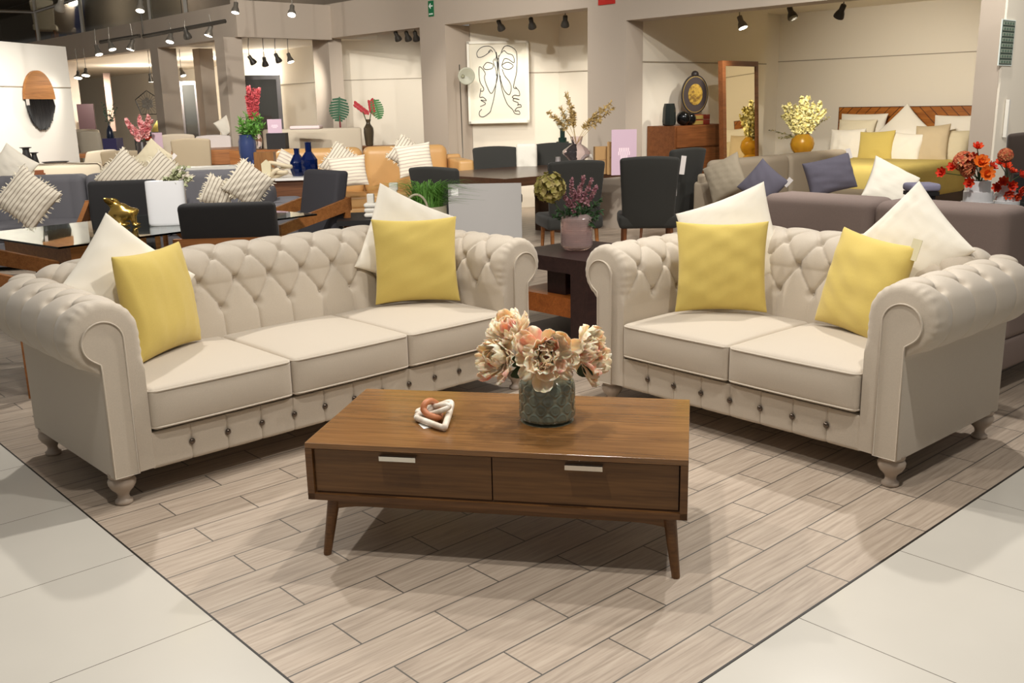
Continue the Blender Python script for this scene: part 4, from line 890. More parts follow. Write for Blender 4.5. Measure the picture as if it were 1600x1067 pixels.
# -- grass in the basket with leather handle on a dark stool
gp = PY(664, 340, 6.6)
t = T('plant_stand', 'dark stool under the green grass plant, mostly hidden by the long sofa', 'stand', (gp.x, gp.y, 0)); MB().box(-.2, .2, -.2, .2, .58, .62).build('seat', BLK, t)
for sx in (-.17, .17):
    for sy in (-.17, .17): MB().box(sx-.015, sx+.015, sy-.015, sy+.015, 0, .58).build('leg', BLK, t)
t = T('basket', 'cream woven basket with arched handle and brown leather button', 'basket', (gp.x, gp.y, .6205))
MB().lathe([(.12, 0), (.15, .10), (.15, .22), (.14, .22), (.135, .10), (0, .02)], 28, cap=False).build('body', mat('woven_cream', (206, 196, 168), .9, bump=.8, bscale=150), t, smooth=True)
MB().tube([(-.04+.075*math.cos(a), -.15, .20+.11*math.sin(a)) for a in np.linspace(0, PI, 14)], .008, 8).build('handle', mat('woven_cream', (206, 196, 168), .9), t, smooth=True)
MB().lathe([(0, 0), (.02, 0), (.02, .006), (0, .008)], 14, mtx=rmat((.035, -.152, .21), rx=PI/2), cap=False).build('leather_button', mat('brown_leather', (112, 66, 38), .5), t)
GRS = mat('grass_green', (104, 156, 64), .55, cvar=.35, cscale=12)
rr = random.Random(12); q = MB()
for i in range(520):
    a, rd = rr.uniform(0, 6.28), rr.uniform(0, .12); b_ = Vector((rd*math.cos(a), rd*math.sin(a), .18)); o2 = rr.uniform(.08, .24); h_ = rr.uniform(.02, .24)
    e_ = Vector((math.cos(a)*o2*1.75, math.sin(a)*o2*.8, .22+h_*.6)); m_ = Vector((math.cos(a)*o2*.45, math.sin(a)*o2*.35, .24+h_)); P = []
    for k in range(5):
        s = k/4; p = b_*(1-s)**2+m_*2*s*(1-s)+e_*s*s; sd = Vector((-math.sin(a), math.cos(a), rr.uniform(-.3, .3)))*.0045*(1-s*.85); P.append([tuple(p-sd), tuple(p+sd)])
    q.grid(np.array(P))
gr = q.build('grass_plant', GRS); gr.location = (gp.x+.02, gp.y, .62); tag(gr, 'bushy bright green grass plant growing out of the cream basket', 'plant'); gr['kind'] = 'stuff'
# -- pebble tower & white block sculpture on a dark table
dt = PY(585, 330, 7.7)
t = T('side_table', 'low dark side table under the white pebble tower', 'table', (dt.x, dt.y, 0), .1); MB().box(-.28, .38, -.3, .3, .62, .66).build('tabletop', BLK, t)
for sx in (-.25, .1, .35):
    for sy in (-.27, .27): MB().box(sx-.015, sx+.015, sy-.015, sy+.015, 0, .62).build('leg', BLK, t)
t = T('pebble_tower', 'white stacked-pebble sculpture with a small block on top', 'sculpture', (dt.x-.01, dt.y-.1, .6605)); z = 0
WST = mat('white_plaster', (226, 220, 208), .7, bump=.3, bscale=80)
for i, (r_, h_) in enumerate(((.056, .036), (.050, .042), (.056, .038))):
    MB().rbox(.003*(-1)**i, 0, z+h_/2, r_*2, r_*1.8, h_, h_*.49, seg=5, mid=2).build('pebble', WST, t, smooth=True, merge=True); z += h_*.97
MB().rbox(.0, 0, z+.035, .055, .05, .072, .008).build('block', WST, t, smooth=True, merge=True)
t = T('block_sculpture', 'small white plaster block sculpture behind the tip of the white cushion', 'sculpture', (dt.x+.16, dt.y+.1, .6605)); MB().rbox(0, 0, .10, .03, .05, .2, .008).build('stem', WST, t, smooth=True, merge=True); MB().rbox(-.01, 0, .22, .07, .05, .06, .008).build('block', WST, t, smooth=True, merge=True)
# -- things on the glass table
fp_ = Pz(197, 353, .752)
t = T('golden_figurine', 'shiny golden crouching animal figurine on the glass table', 'figurine', fp_, math.radians(10))
def blob(c, r): return c, r
def meta(parts, name, m, parent=None, loc=None, res=.012):
    md = bpy.data.metaballs.new('mb'); md.resolution = res; md.threshold = .35; ob = bpy.data.objects.new('mb', md); COL.objects.link(ob)
    for (c, s) in parts:
        e = md.elements.new(); e.type = 'ELLIPSOID'; e.co = c; e.radius = 1*max(s)*1.6; mxs = max(s); e.size_x, e.size_y, e.size_z = [v/mxs for v in s]
    dg = bpy.context.evaluated_depsgraph_get(); me = bpy.data.meshes.new_from_object(ob.evaluated_get(dg)); bpy.data.objects.remove(ob); bpy.data.metaballs.remove(md)
    return link(name, me, m, parent, True)
meta([((-.05, 0, .075), (.055, .04, .05)), ((0, 0, .085), (.06, .045, .05)), ((.045, 0, .085), (.035, .035, .032)), ((.07, 0, .10), (.022, .025, .018)), ((-.02, 0, .125), (.04, .03, .03)), ((-.06, 0, .145), (.035, .02, .025)), ((-.09, 0, .16), (.025, .012, .012)), ((-.04, -.035, .03), (.03, .018, .03)), ((-.04, .035, .03), (.03, .018, .03)), ((-.01, -.045, .012), (.035, .015, .010)), ((-.01, .045, .012), (.035, .015, .010)), ((.055, -.03, .04), (.013, .012, .035)), ((.055, .03, .04), (.013, .012, .035)), ((.07, -.032, .008), (.02, .014, .008)), ((.07, .032, .008), (.02, .014, .008))], 'body', GOLD, t)
q = MB(); leaf(q, (-.06, -.02, .15), (-.7, -.1, .55), (0, 1, 0), .07, .022, .3); leaf(q, (-.02, -.01, .15), (-.8, 0, .5), (0, 1, 0), .07, .02, .2); o = q.build('crest', GOLD, t, smooth=True); s_ = o.modifiers.new('t', 'SOLIDIFY'); s_.thickness = .006
wv = Pz(262, 352, .752); CER = mat('white_ceramic', (224, 222, 222), .3)
def ring_pts(w2, d2, n=40, p=.55):
    return [(w2*math.copysign(abs(math.cos(a))**p, math.cos(a)), d2*math.copysign(abs(math.sin(a))**p, math.sin(a))) for a in np.linspace(0, 2*PI, n, endpoint=False)]
q = MB(); rows = []
for z_, s_, dd in ((0, .93, 1), (.004, .98, 1), (.02, 1, 1), (.285, 1, 1), (.297, .99, 1), (.299, .965, .9), (.29, .93, .8), (.02, .9, .7)):
    rows.append([(x*s_, y*s_*dd, z_) for x, y in ring_pts(.128, .05)])
q.grid(np.array(rows), close_v=True); k = 40; q.f.append(tuple(range(k))[::-1]); q.f.append(tuple(range(7*k, 8*k)))
o = q.build('vase', CER, None, angle=50); o.location = (wv.x, wv.y+.03, .7505); o.rotation_euler = (0, 0, math.radians(8)); tag(o, 'flat white ceramic vase with a leafy sprig on the glass table', 'vase')
PALEL = mat('pale_leaf', (176, 178, 140), .6, cvar=.2, cscale=30)
bouquet('leafy_sprig', 'pale green leafy twigs standing in the flat white vase', (wv.x+.02, wv.y+.03, 1.0), [PY(x, y, wv.y+.03) for x, y in ((292, 260), (270, 268), (284, 272), (262, 278), (296, 278), (278, 262), (255, 280))], .02, 16, .05, .018, PALEL, 'leaf', 14, start=.3, lname='leaves')
# -- marble-topped side table with blue bottles
mp_ = PY(450, 300, 10.4); ms = math.radians(8)
t = T('side_table', 'brown wooden side table with white marble top under the blue glass bottles', 'table', xy(mp_), ms)
MB().box(-.38, .38, -.24, .24, .775, .80).build('tabletop', mat('marble_top', (226, 222, 216), .25, cvar=.08, cscale=4), t); MB().box(-.34, .34, -.2, .2, 0, .775).build('cabinet', OAK if False else wood('mid_brown_wood', (120, 78, 50), (94, 58, 36), .4, 0), t)
BLU = mat('cobalt_glass', (16, 38, 96), .05, trans=.55, ior=1.45)
def bottle_prof(R, H, nr, nh): return [(R*.72, 0), (R*.78, .01), (R, H*.22), (R, H*.5), (nr*1.3, H-nh), (nr, H-nh+.01), (nr, H-.01), (nr*1.12, H-.008), (nr*1.12, H), (nr*.8, H), (nr*.8, H-nh), (R*.9, H*.48), (R*.6, .02)]
bt = PY(484, 268, 10.3); vase_l('bottle', 'taller cobalt-blue glass bottle with a short neck', (bt.x, bt.y, .8005), bottle_prof(.088, .36, .033, .11), BLU, 10, 'bottle', 'blue glass bottles on the marble-topped table', 20)
bt = PY(470, 268, 10.48); vase_l('bottle', 'shorter cobalt-blue glass bottle, half hidden behind the taller one', (bt.x-.03, bt.y, .8005), bottle_prof(.082, .29, .03, .07), BLU, 10, 'bottle', 'blue glass bottles on the marble-topped table', 20)
kp = PY(441, 265, 10.3); t = T('knot_sculpture', 'cream loop-shaped stone sculpture on the marble-topped table', 'sculpture', (kp.x-.01, kp.y-.05, .8005)); q = MB()
q.tube([(.10*math.sin(2*a)-.01+.03*math.cos(a), .03*math.sin(3*a), .085+.058*math.sin(a)+.02*math.cos(3*a)) for a in np.linspace(0, 2*PI, 40, endpoint=False)], .022, 10, close=True); q.build('loop', mat('cream_stone', (206, 190, 160), .6, bump=.3, bscale=60), t, smooth=True)
hx = PY(418, 258, 10.28); o = MB().prism([(0, -.10), (.045, -.07), (.05, .05), (0, .09), (-.05, .05), (-.045, -.07)], -.02, .02, mtx=rmat((0, 0, .101), rx=PI/2)).build('hexagon_ornament', mat('onyx', (216, 204, 170), .3)); o.location = (hx.x, hx.y-.05, .8005); tag(o, 'pale pointed stone ornament in front of the wooden block', 'ornament')
wb = PY(414, 245, 10.5); o = MB().box(-.105, .105, -.06, .06, 0, .26).build('wooden_block', wood('teak', (150, 104, 58), (122, 80, 42), .45, 2)); o.location = (wb.x, wb.y, .8005+.0); tag(o, 'upright brown wooden block beside the blue flower vase', 'block')
# -- blue vase with greenery, red snapdragons in glass
bv_ = PY(389, 258, 11.4); BV = mat('frosted_blue_glass', (70, 86, 136), .25, trans=.35)
vase_l('vase', 'tall frosted blue glass vase holding green foliage', (bv_.x, bv_.y, .862), [(.05, 0), (.075, .02), (.10, .15), (.10, .28), (.085, .345), (.09, .36), (.08, .36), (.07, .34)], BV)
bouquet('foliage', 'bushy green foliage in the frosted blue vase', (bv_.x, bv_.y, 1.2), [PY(x, y, bv_.y+dy) for x, y, dy in ((375, 185, 0), (383, 178, .05), (392, 190, -.05), (405, 182, 0), (372, 200, .05), (412, 196, 0), (398, 178, .08), (388, 196, -.1), (378, 192, -.05), (402, 200, -.08), (410, 186, .05))], .03, 64, .08, .0075, GRS, 'needle', 16, start=.1, lname='leaves')
rv = PY(397, 205, 13.2)
o = vase_l('vase', 'small clear glass vase of red snapdragons behind the green foliage', (rv.x, rv.y, .985), [(.05, 0), (.08, .01), (.10, .12), (.06, .22), (.07, .24), (.06, .24), (.05, .2)], glass('clear_glass', (250, 238, 235)))
SNAP = mat('coral_red_blossom', (196, 88, 92), .7, cvar=.2, cscale=20)
bouquet('snapdragons', 'coral-red snapdragon spikes above the green foliage', (rv.x, rv.y, 1.2), [PY(x, y, rv.y) for x, y in ((388, 135), (396, 140), (404, 138), (393, 150), (400, 148), (386, 148))], .01, 46, .05, .022, SNAP, 'flower', 17, 'flower', start=.45)
t = T('sideboard', 'hidden low sideboard carrying the snapdragon vase', 'sideboard', (rv.x, rv.y, 0)); MB().box(-.3, .5, -.2, .2, 0, .98).build('cabinet', OAK, t); MB().box(.17, .42, -.06, .15, .98, 1.19).build('riser', BLK, t)
# -- dark vase with pink blossoms
dv = PY(222, 228, 13.0); t0 = T('pedestal_table', 'slim pedestal hidden behind the round-backed chair, under the dark flower vase', 'table', xy(dv)); MB().lathe([(.14, 0), (.03, .03), (.03, .86), (.16, .87), (.16, .89)], 20).build('stand', BLK, t0)
vase_l('vase', 'dark brown tapered vase full of pink blossoms', (dv.x, dv.y, .892), [(.055, 0), (.085, .02), (.06, .22), (.055, .23), (.045, .22)], mat('dark_bronze', (52, 44, 42), .4))
PINKB = mat('pink_blossom', (240, 190, 184), .7, col2=(212, 112, 118), cscale=14)
bouquet('blossom_sprays', 'pink blossom sprays in the dark brown tapered vase', (dv.x, dv.y, 1.1), [PY(x, y, dv.y+dy) for x, y, dy in ((197, 187, 0), (205, 197, .05), (217, 180, 0), (222, 190, -.05), (233, 179, 0), (230, 190, .04), (212, 200, -.04), (237, 186, .03))], .02, 26, .048, .024, PINKB, 'flower', 18, 'flower', start=.4)
# -- pink signs
PK = mat('pink_card', (198, 170, 184), .7); PKT = mat('pink_card_print', (242, 214, 220), .7)
def sign(label, px, py, Y, w_, h_, rot=0, bars=True, z0=None, m=PK):
    p = PY(px, py, Y); h_ = 2*(p.z-z0) if z0 else h_; o = MB().box(-w_/2, w_/2, 0, .006, -h_/2, h_/2).build('pink_sign', m); o.location = p; o.rotation_euler = (0, 0, rot); tag(o, label, 'sign')
    if bars:
        q = MB()
        for i, (ww, zz) in enumerate(((.42, .06), (.5, -.02), (.3, -.10))):
            n_ = 6 if i < 2 else 4
            for k in range(n_): x = (-ww/2+ww*(k+.5)/n_)*w_; q.box(x-w_*.022, x+w_*.022, -.001, 0, h_*zz-.012*h_/.3, h_*zz+.012*h_/.3)
        q.build('printed_text', PKT, o)
    return o
sign('pale pink sign card standing on the dark dining table', 975, 238, 10.3, .265, .36, .03, z0=.7505)
sign('pink sign card leaning on the cream chair in the left dining group', 246, 221, 13.4, .14, .235, 0, False)
sign('small pink sign card on the sideboard near the dark mirror frame', 429, 197, 13.25, .19, .15, 0, z0=1.191)
# -- dining table objects
KRAFT = mat('kraft_paper', (176, 138, 90), .8)
def bag(label, px, py, Y, w_, h_, d_, rot):
    p = PY(px, py, Y); o = T('paper_bag', label, 'bag', (p.x, p.y, .7505), rot, 'brown paper bags on the dark dining table')
    q = MB(); q.box(-w_/2, w_/2, -d_/2, d_/2, 0, h_); q.build('bag_body', KRAFT, o); q = MB()
    for k in range(5): q.box(-w_*.25+k*w_*.1, -w_*.2+k*w_*.1, -d_/2-.001, -d_/2, h_*.5, h_*.54)
    q.build('printed_text', mat('bag_print', (130, 96, 58), .8), o); return o
bag('brown paper bag with printing, left of the pink sign', 940, 238, 10.55, .16, .29, .10, .1); bag('taller brown paper bag partly behind the pink sign', 958, 236, 10.45, .12, .34, .10, -.15)
CG_ = mat('smoky_pink_glass', (242, 234, 240), .03, trans=1, ior=1.25)
gv = Pz(900, 262, .752); gv = PY(901, 262, 10.6)
vase_l('vase', 'clear smoky glass vase with a wide flat belly on the dark dining table', (gv.x, gv.y, .7505), [(.07, 0), (.075, .005), (.035, .03), (.03, .10), (.10, .17), (.155, .22), (.15, .25), (.08, .30), (.05, .32), (.07, .40), (.064, .40), (.045, .32), (.07, .30), (.14, .245), (.145, .22), (.1, .175), (.022, .10), (.02, .03)], CG_, 32)
DRY = mat('dried_grass', (176, 148, 92), .85, cvar=.25, cscale=30)
bouquet('dried_grass', 'dried golden grass plumes in the clear smoky vase, one bending right', (gv.x, gv.y, 1.12), [PY(x, y, gv.y+dy) for x, y, dy in ((885, 146, 0), (857, 175, 0), (875, 168, .05), (893, 165, -.05), (955, 160, 0), (940, 170, .05), (930, 178, -.03), (868, 182, -.04), (958, 168, .03), (898, 175, .03))], .04, 70, .06, .008, DRY, 'needle', 19, 'flower', start=.45, stemm=DRY)
gb = PY(872, 262, 10.35); vase_l('bottle', 'small frosted grey bottle vase on the dark dining table', (gb.x, gb.y, .7505), [(.07, 0), (.085, .02), (.085, .06), (.03, .12), (.026, .2), (.02, .2)], mat('frosted_grey_glass', (150, 142, 140), .3, trans=.4))
q = MB(); q.tube([(.07*math.cos(a), 0, .105+.075*math.sin(a)) for a in np.linspace(-1.2, PI+1.2, 24)], .022, 10); o = q.build('arch_ornament', WST, None, smooth=True); o.location = (gv.x+.13, gv.y+.05, .7605); tag(o, 'white arched ring ornament beside the clear smoky vase', 'ornament')
kv = PY(879, 225, 12.9); t0 = T('pedestal_table', 'slim stand behind the charcoal chairs carrying the dark green vase', 'table', xy(kv)); MB().lathe([(.14, 0), (.03, .03), (.03, .88), (.13, .89), (.13, .91)], 20).build('stand', BLK, t0)
vase_l('vase', 'dark green stepped glass vase behind the clear smoky vase', (kv.x, kv.y, .9105), [(.075, 0), (.085, .005), (.085, .10), (.055, .11), (.055, .15), (.032, .16), (.032, .27), (.026, .27)], mat('dark_green_glass', (40, 60, 52), .1, trans=.3), 28)
bouquet('white_blossoms', 'white blossoms and blue-green leaves in the dark green vase', (kv.x, kv.y, 1.16), [PY(x, y, kv.y) for x, y in ((870, 190), (877, 185), (884, 172), (880, 178), (890, 190))], .02, 16, .04, .018, mat('blossom_white', (226, 222, 206), .8), 'flower', 20, 'flower', start=.5)
# white fluffy throw
o = MB().rbox(0, 0, 0, .26, .10, .36, .04, seg=4, mid=6).build('fur_throw', mat('white_fur', (232, 226, 212), 1, bump=1, bscale=90), None, smooth=True, merge=True); o.location = PY(823, 247, 12.15); tag(o, 'white fluffy throw between the two far charcoal chairs', 'throw')
# ================================================================== LEFT PARTITION, CONSOLE, WALL DECOR
pd = (pb-pa).normalized(); pn = Vector((pd.y, -pd.x)); pang = math.atan2(pd.y, pd.x)   # pn points to the room
def onpart(px, py, off=0.0):
    d = ray(px, py); o = Vector((0, 0, EYE)); k = ((pa.x+pn.x*off)*pn.x+(pa.y+pn.y*off)*pn.y)/(d.x*pn.x+d.y*pn.y); return o+d*k
cdec = onpart(60, 155, .02); t = T('wall_ornament', 'oval wall ornament, wood grain above and black fringe below, on the white partition', 'wall ornament', cdec, pang)
M_ = rmat((0, 0, 0), rx=PI/2); Rw, Rh = .31, .375
q = MB(); q.prism([(Rw*math.cos(a), Rh*1.0*math.sin(a)) for a in np.linspace(0, PI, 30)], 0, .04, mtx=M_); q.build('wooden_half', wood('zebra_wood', (186, 128, 70), (136, 86, 44), .5, 0, .6), t)
q = MB(); rr = random.Random(4)
for k in range(84):
    x = -Rw*.86+Rw*1.72*(k+.5)/84; l = Rh*1.05*math.sqrt(max(0, 1-(x/(Rw*.95))**2))+rr.uniform(-.02, .02); q.tube([(x, -.02, 0), (x+rr.uniform(-.01, .01), -.035, -l*.5), (x*.97+rr.uniform(-.01, .01), -.02, -l)], [.012, .014, .010], 5)
q.build('black_fringe', BLK, t, smooth=True); MB().box(-Rw*.99, -Rw*.80, -.045, -.04, -.08, -.0).build('price_tag', PT, t)
groove(pa+pn*.012, pb+pn*.012, 1.86)
cc = onpart(80, 250, .30); t = T('console', 'brown wooden console against the white partition, black vases on top', 'console', (cc.x, cc.y, 0), pang)
MB().box(-1.0, 1.0, -.2, .2, .12, .80).build('cabinet', wood('red_brown_wood', (140, 78, 44), (104, 54, 30), .4, 0), t)
for k in range(3): MB().box(-.95+k*.64, -.35+k*.64, -.215, -.2, .16, .76).build('door', wood('red_brown_wood', (0, 0, 0), (0, 0, 0)), t)
def onc(px, dz=0.8005, off=.30): p = onpart(px, 240, off); return (p.x, p.y, dz)
fl_pr = lambda H, R: [(R, 0), (R*1.02, .01), (R*.45, H*.85), (R*.5, H-.015), (R*.85, H-.006), (R*.85, H), (R*.4, H-.004)]
BV_G = 'black vases on the console by the partition'
vase_l('vase', 'taller black tapered vase with flared lip on the console', onc(41), fl_pr(.29, .085), BLK, group=BV_G); vase_l('vase', 'shorter black tapered vase with flared lip on the console', onc(53, off=.34), fl_pr(.22, .065), BLK, group=BV_G)
vase_l('bowl', 'shallow black footed bowl on the console', onc(85), [(.05, 0), (.04, .01), (.06, .03), (.17, .07), (.17, .075), (.05, .045)], BLK, cat='bowl')
MB_ = MB().lathe([(0, -.10), (.06, -.09), (.10, -.03), (.10, .03), (.06, .09), (0, .10)], 20, mtx=Matrix.Scale(.5, 4, (0, 1, 0)), cap=False); o = MB_.build('round_vase', WST, None, smooth=True); p = onc(28); o.location = (p[0], p[1], .98-.08); tag(o, 'pale round disc vase at the left end of the console', 'vase')
# ================================================================== NICHE 2: framed drawing and lamp
fr = PY(778.5, 129, 14.36); na = math.atan2(n2b.y-n2a.y, n2b.x-n2a.x)
t = T('framed_drawing', 'white framed line drawing of two faces back to back', 'picture', (fr.x, fr.y, fr.z), na)
FWd, FHt = .885, 1.14; FRW = mat('white_frame', (240, 234, 218), .5)
q = MB(); e = .035
for a_ in ((-FWd/2, FWd/2, FHt/2-e, FHt/2), (-FWd/2, FWd/2, -FHt/2, -FHt/2+e), (-FWd/2, -FWd/2+e, -FHt/2, FHt/2), (FWd/2-e, FWd/2, -FHt/2, FHt/2)): q.box(a_[0], a_[1], -.04, .0, a_[2], a_[3])
q.build('frame', FRW, t); MB().box(-FWd/2+e, FWd/2-e, -.015, 0, -FHt/2+e, FHt/2-e).build('paper', mat('drawing_paper', (236, 228, 208), .8), t)
def crs(pts, n=6):
    out = []; P = [pts[0]]+list(pts)+[pts[-1]]
    for i in range(1, len(P)-2):
        p0, p1, p2, p3 = [np.array(P[i+k], float) for k in (-1, 0, 1, 2)]
        for k in range(n): u = k/n; out.append(.5*((2*p1)+(p2-p0)*u+(2*p0-5*p1+4*p2-p3)*u*u+(3*p1-p0-3*p2+p3)*u**3))
    out.append(np.array(P[-2], float)); return out
# strokes measured in the photograph's picture (crop pixels, frame 505..893 x 260..765)
STK = [[(655, 320), (610, 350), (575, 355), (570, 325), (600, 295), (650, 290), (680, 315), (690, 350), (680, 380)], [(640, 325), (655, 312), (668, 325)],
       [(690, 325), (700, 400), (690, 480), (670, 600), (650, 670), (640, 695), (600, 722), (575, 715), (575, 690), (590, 675)], [(690, 340), (695, 440), (690, 500), (655, 578), (625, 530), (612, 480), (618, 455), (600, 425), (580, 418), (582, 500), (605, 545), (600, 562), (585, 560), (588, 545)],
       [(605, 415), (630, 388), (668, 400), (660, 425), (620, 430), (605, 415)], [(680, 365), (670, 385), (685, 430), (688, 470)], [(585, 560), (580, 600), (600, 600), (620, 622), (585, 618), (615, 640), (580, 658)],
       [(720, 330), (740, 295), (770, 290), (810, 315), (820, 360), (815, 450), (800, 510), (795, 545), (815, 550), (805, 540)], [(725, 330), (740, 318), (760, 335), (790, 345), (802, 370), (798, 392), (765, 370), (740, 368), (725, 400)],
       [(722, 405), (760, 388), (795, 410), (770, 432), (735, 425), (722, 405)], [(705, 345), (705, 440), (720, 550), (750, 640), (785, 680), (800, 705), (830, 710), (825, 690), (800, 690), (815, 670), (840, 665), (835, 650), (815, 655)], [(722, 330), (700, 370), (695, 440)],
       [(725, 430), (740, 470), (770, 510), (780, 550), (765, 588), (735, 560), (715, 500), (712, 470)], [(815, 550), (830, 570), (830, 595), (800, 592), (785, 605), (810, 615), (830, 620), (800, 612), (790, 625), (820, 638), (820, 650)]]
q = MB()
for s_ in STK:
    pts = [((p[0]-699)/388*FWd, -.019, -(p[1]-512)/505*FHt) for p in crs(s_)]; q.tube(pts, .0048, 5)
q.build('line_drawing', BLK, t)
lp = PY(729, 119, 13.9); t = T('floor_lamp', 'slim floor lamp with a round grey-green disc head, left of the framed drawing', 'lamp', (lp.x-.02, lp.y, 0))
MB().lathe([(.14, 0), (.14, .02), (.012, .03)], 24).build('base', LAMPG, t, angle=50); MB().tube([(-.06, 0, .02), (-.075, 0, 2.05)], .008, 8).build('pole', LAMPG, t, smooth=True)
MB().lathe([(0, -.03), (.05, -.03), (.115, 0), (.118, .012), (.10, .004), (0, -.01)], 28, mtx=rmat((.02, -.03, lp.z), rx=PI/2), cap=False).build('lamp_shade', mat('sage_metal', (176, 174, 152), .4), t, smooth=True); MB().lathe([(0, 0), (.025, 0), (.02, .03), (0, .03)], 12, mtx=rmat((-.03, -.05, lp.z), rx=PI/2)).build('knob', mat('dull_brass', (120, 116, 90), .4, .5), t)
# ================================================================== NICHE 1: leaf plants
MON = mat('monstera_leaf', (38, 88, 56), .4); REDL = mat('red_heliconia', (186, 52, 58), .5)
def monstera(c, W_, H_, tilt, m, parent, name='leaf'):
    q = MB(); n = 9
    for s in (-1, 1):
        for k in range(n):
            u = (k+.3)/n; y = H_*(.5-u); wd = W_/2*math.sin(PI*min(1, u*.8+.18))**.7
            q.prism([(0, y), (s*wd, y+H_*.02-.3*wd), (s*wd*1.0, y-H_*.055-.3*wd), (0, y-H_/n*.95)][::(1 if s < 0 else -1)], -.002, .002, mtx=rmat(c, rx=PI/2) @ Matrix.Rotation(tilt, 4, 'Z'))
    q.box(-.01, .01, -.006, .006, -H_/2, H_/2, mtx=rmat(c, ry=-tilt)); return q.build(name, m, parent)
ct_ = PY(560, 222, 15.3); t = T('console_table', 'low shelf behind the tan sofa carrying the leaf vases', 'table', (ct_.x, ct_.y, 0)); MB().box(-.65, .55, -.18, .18, .88, .92).build('tabletop', OAK, t); MB().box(-.6, .5, -.15, .15, 0, .88).build('cabinet', OAK, t)
a1 = PY(530, 170, 15.3); t = T('monstera_stem', 'single dark green split leaf on a reddish stem against the white wall', 'plant', (a1.x, a1.y, .921)); MB().tube([(0, 0, 0), (0, 0, a1.z-.921-.1)], .014, 8).build('stem', mat('red_stem', (128, 54, 52), .6), t); monstera((0, -.01, a1.z-.921), .31, .36, -.1, MON, t)
a2 = PY(577, 222, 15.25); vase_l('vase', 'smoky brown ribbed glass vase behind the tan leather sofa', (a2.x, a2.y, .921), [(.05, 0), (.06, .01), (.078, .20), (.075, .27), (.035, .33), (.03, .35), (.045, .40), (.035, .40)], mat('smoky_brown_glass', (96, 84, 66), .12, trans=.4), 14, ang=15)
t = T('tropical_bouquet', 'red heliconia blooms and a split leaf in the smoky brown vase', 'plant', (a2.x, a2.y, 1.25))
for (x, y, ti, L_) in ((566, 172, .9, .24), (581, 170, .1, .20)):
    c = PY(x, y, a2.y)-Vector((a2.x, a2.y, 1.25)); MB().tube([(0, 0, -.05), c*.9], .008, 6).build('stem', STEM, t)
    q = MB(); ax = Vector((-math.sin(ti), 0, math.cos(ti)))
    for k in range(9): leaf(q, c+ax*(L_*(k/9-.5)), ax+Vector((.5*(-1)**k, 0, 0)), (0, 1, 0), .09, .028, .1)
    q.build('red_bloom', REDL, t, smooth=True)
c = PY(589, 170, a2.y)-Vector((a2.x, a2.y, 1.25)); monstera((c.x, .0, c.z), .2, .30, .25, mat('light_monstera', (66, 128, 62), .4), t)
# ================================================================== NICHE 3: dresser, clock, mirror, bed
RBW = wood('walnut_veneer', (138, 84, 46), (108, 62, 32), .4, 0)
d0 = AB(9.25, 7.28); t = T('dresser', 'brown wooden dresser with long finger-groove drawers, clock and books on top', 'dresser', (d0.x, d0.y, 0), GA)
MB().box(0, 1.12, 0, .42, .08, 1.21).build('cabinet', RBW, t)
for k in range(4): MB().box(.02, 1.10, -.018, 0, 1.20-.27*(k+1)+.03, 1.20-.27*k-.0).build('drawer', RBW, t)
def ond(a, b, z=1.2105): p = AB(9.25+a, 7.28+b); return (p.x, p.y, z)
vase_l('vase', 'dark faceted glass vase at the left end of the dresser', ond(.10, .17), [(.055, 0), (.075, .01), (.082, .05), (.075, .20), (.06, .26), (.055, .26)], mat('dark_glass', (36, 40, 38), .1), 8, ang=15)
t = T('sphere_ornament', 'pair of glossy black interlocking balls beside the books', 'ornament', ond(.28, .10)); GB = mat('glossy_black', (16, 16, 16), .12)
for dx_, r_ in ((0, .085), (.13, .075)): MB().lathe([(r_*math.sin(a)+1e-4, r_-r_*math.cos(a)) for a in np.linspace(0, PI, 16)], 24, mtx=rmat((dx_*D1.x, dx_*D1.y, 0)), cap=False).build('ball', GB, t, smooth=True)
for k in range(2):
    t = T('book', ('upper' if k else 'lower')+' old red leather book with gilt page edge, on the dresser', 'book', ond(.42, .08, 1.2105+k*.062), GA, 'old books on the dresser')
    MB().rbox(.17, .08, .03, .34, .2, .058, .006).build('cover', mat('red_leather', (132, 40, 28), .4), t, smooth=True, merge=True); MB().box(-.004, .20, -.022, -.0, .006, .052).build('page_block', mat('gilt_pages', (148, 124, 62), .6), t)
p = AB(9.25+.55, 7.28+.14); pc = PY(1078, 151, p.y); t = T('clock', 'dark oval antique-style clock with golden dial leaning over the books', 'clock', (p.x, p.y, 1.335), math.radians(8))
sx_ = Matrix.Scale(.72, 4, (1, 0, 0)) ; z_ = .235
for r_, y_, m_, nm in ((.235, .0, mat('dark_bronze', (52, 44, 42), .4), 'case'), (.215, -.012, mat('old_gold_ring', (168, 140, 76), .5, .3), 'ring'), (.205, -.016, mat('dark_dial', (62, 50, 46), .6), 'dial'), (.125, -.020, mat('gold_dial', (196, 158, 62), .5, .2, col2=(120, 88, 34), cscale=30), 'centre_dial')):
    MB().lathe([(0, 0), (r_, 0), (r_, .02), (0, .02)], 36, mtx=rmat((0, y_+.02, z_)) @ sx_ @ rmat(rx=PI/2), cap=False).build(nm, m_, t)
q = MB()
for k in range(12): a = k*PI/6; q.box(-.006, .006, -.024, -.020, .15, .19, mtx=rmat((0, .0205, z_)) @ sx_ @ rmat(ry=a))
q.box(-.004, .004, -.03, -.026, 0, .13, mtx=rmat((0, .02, z_), ry=.0)); q.box(-.004, .004, -.03, -.026, 0, .09, mtx=rmat((0, .02, z_), ry=PI)); q.build('hour_marks', mat('gold_mark', (190, 160, 90), .5), t)
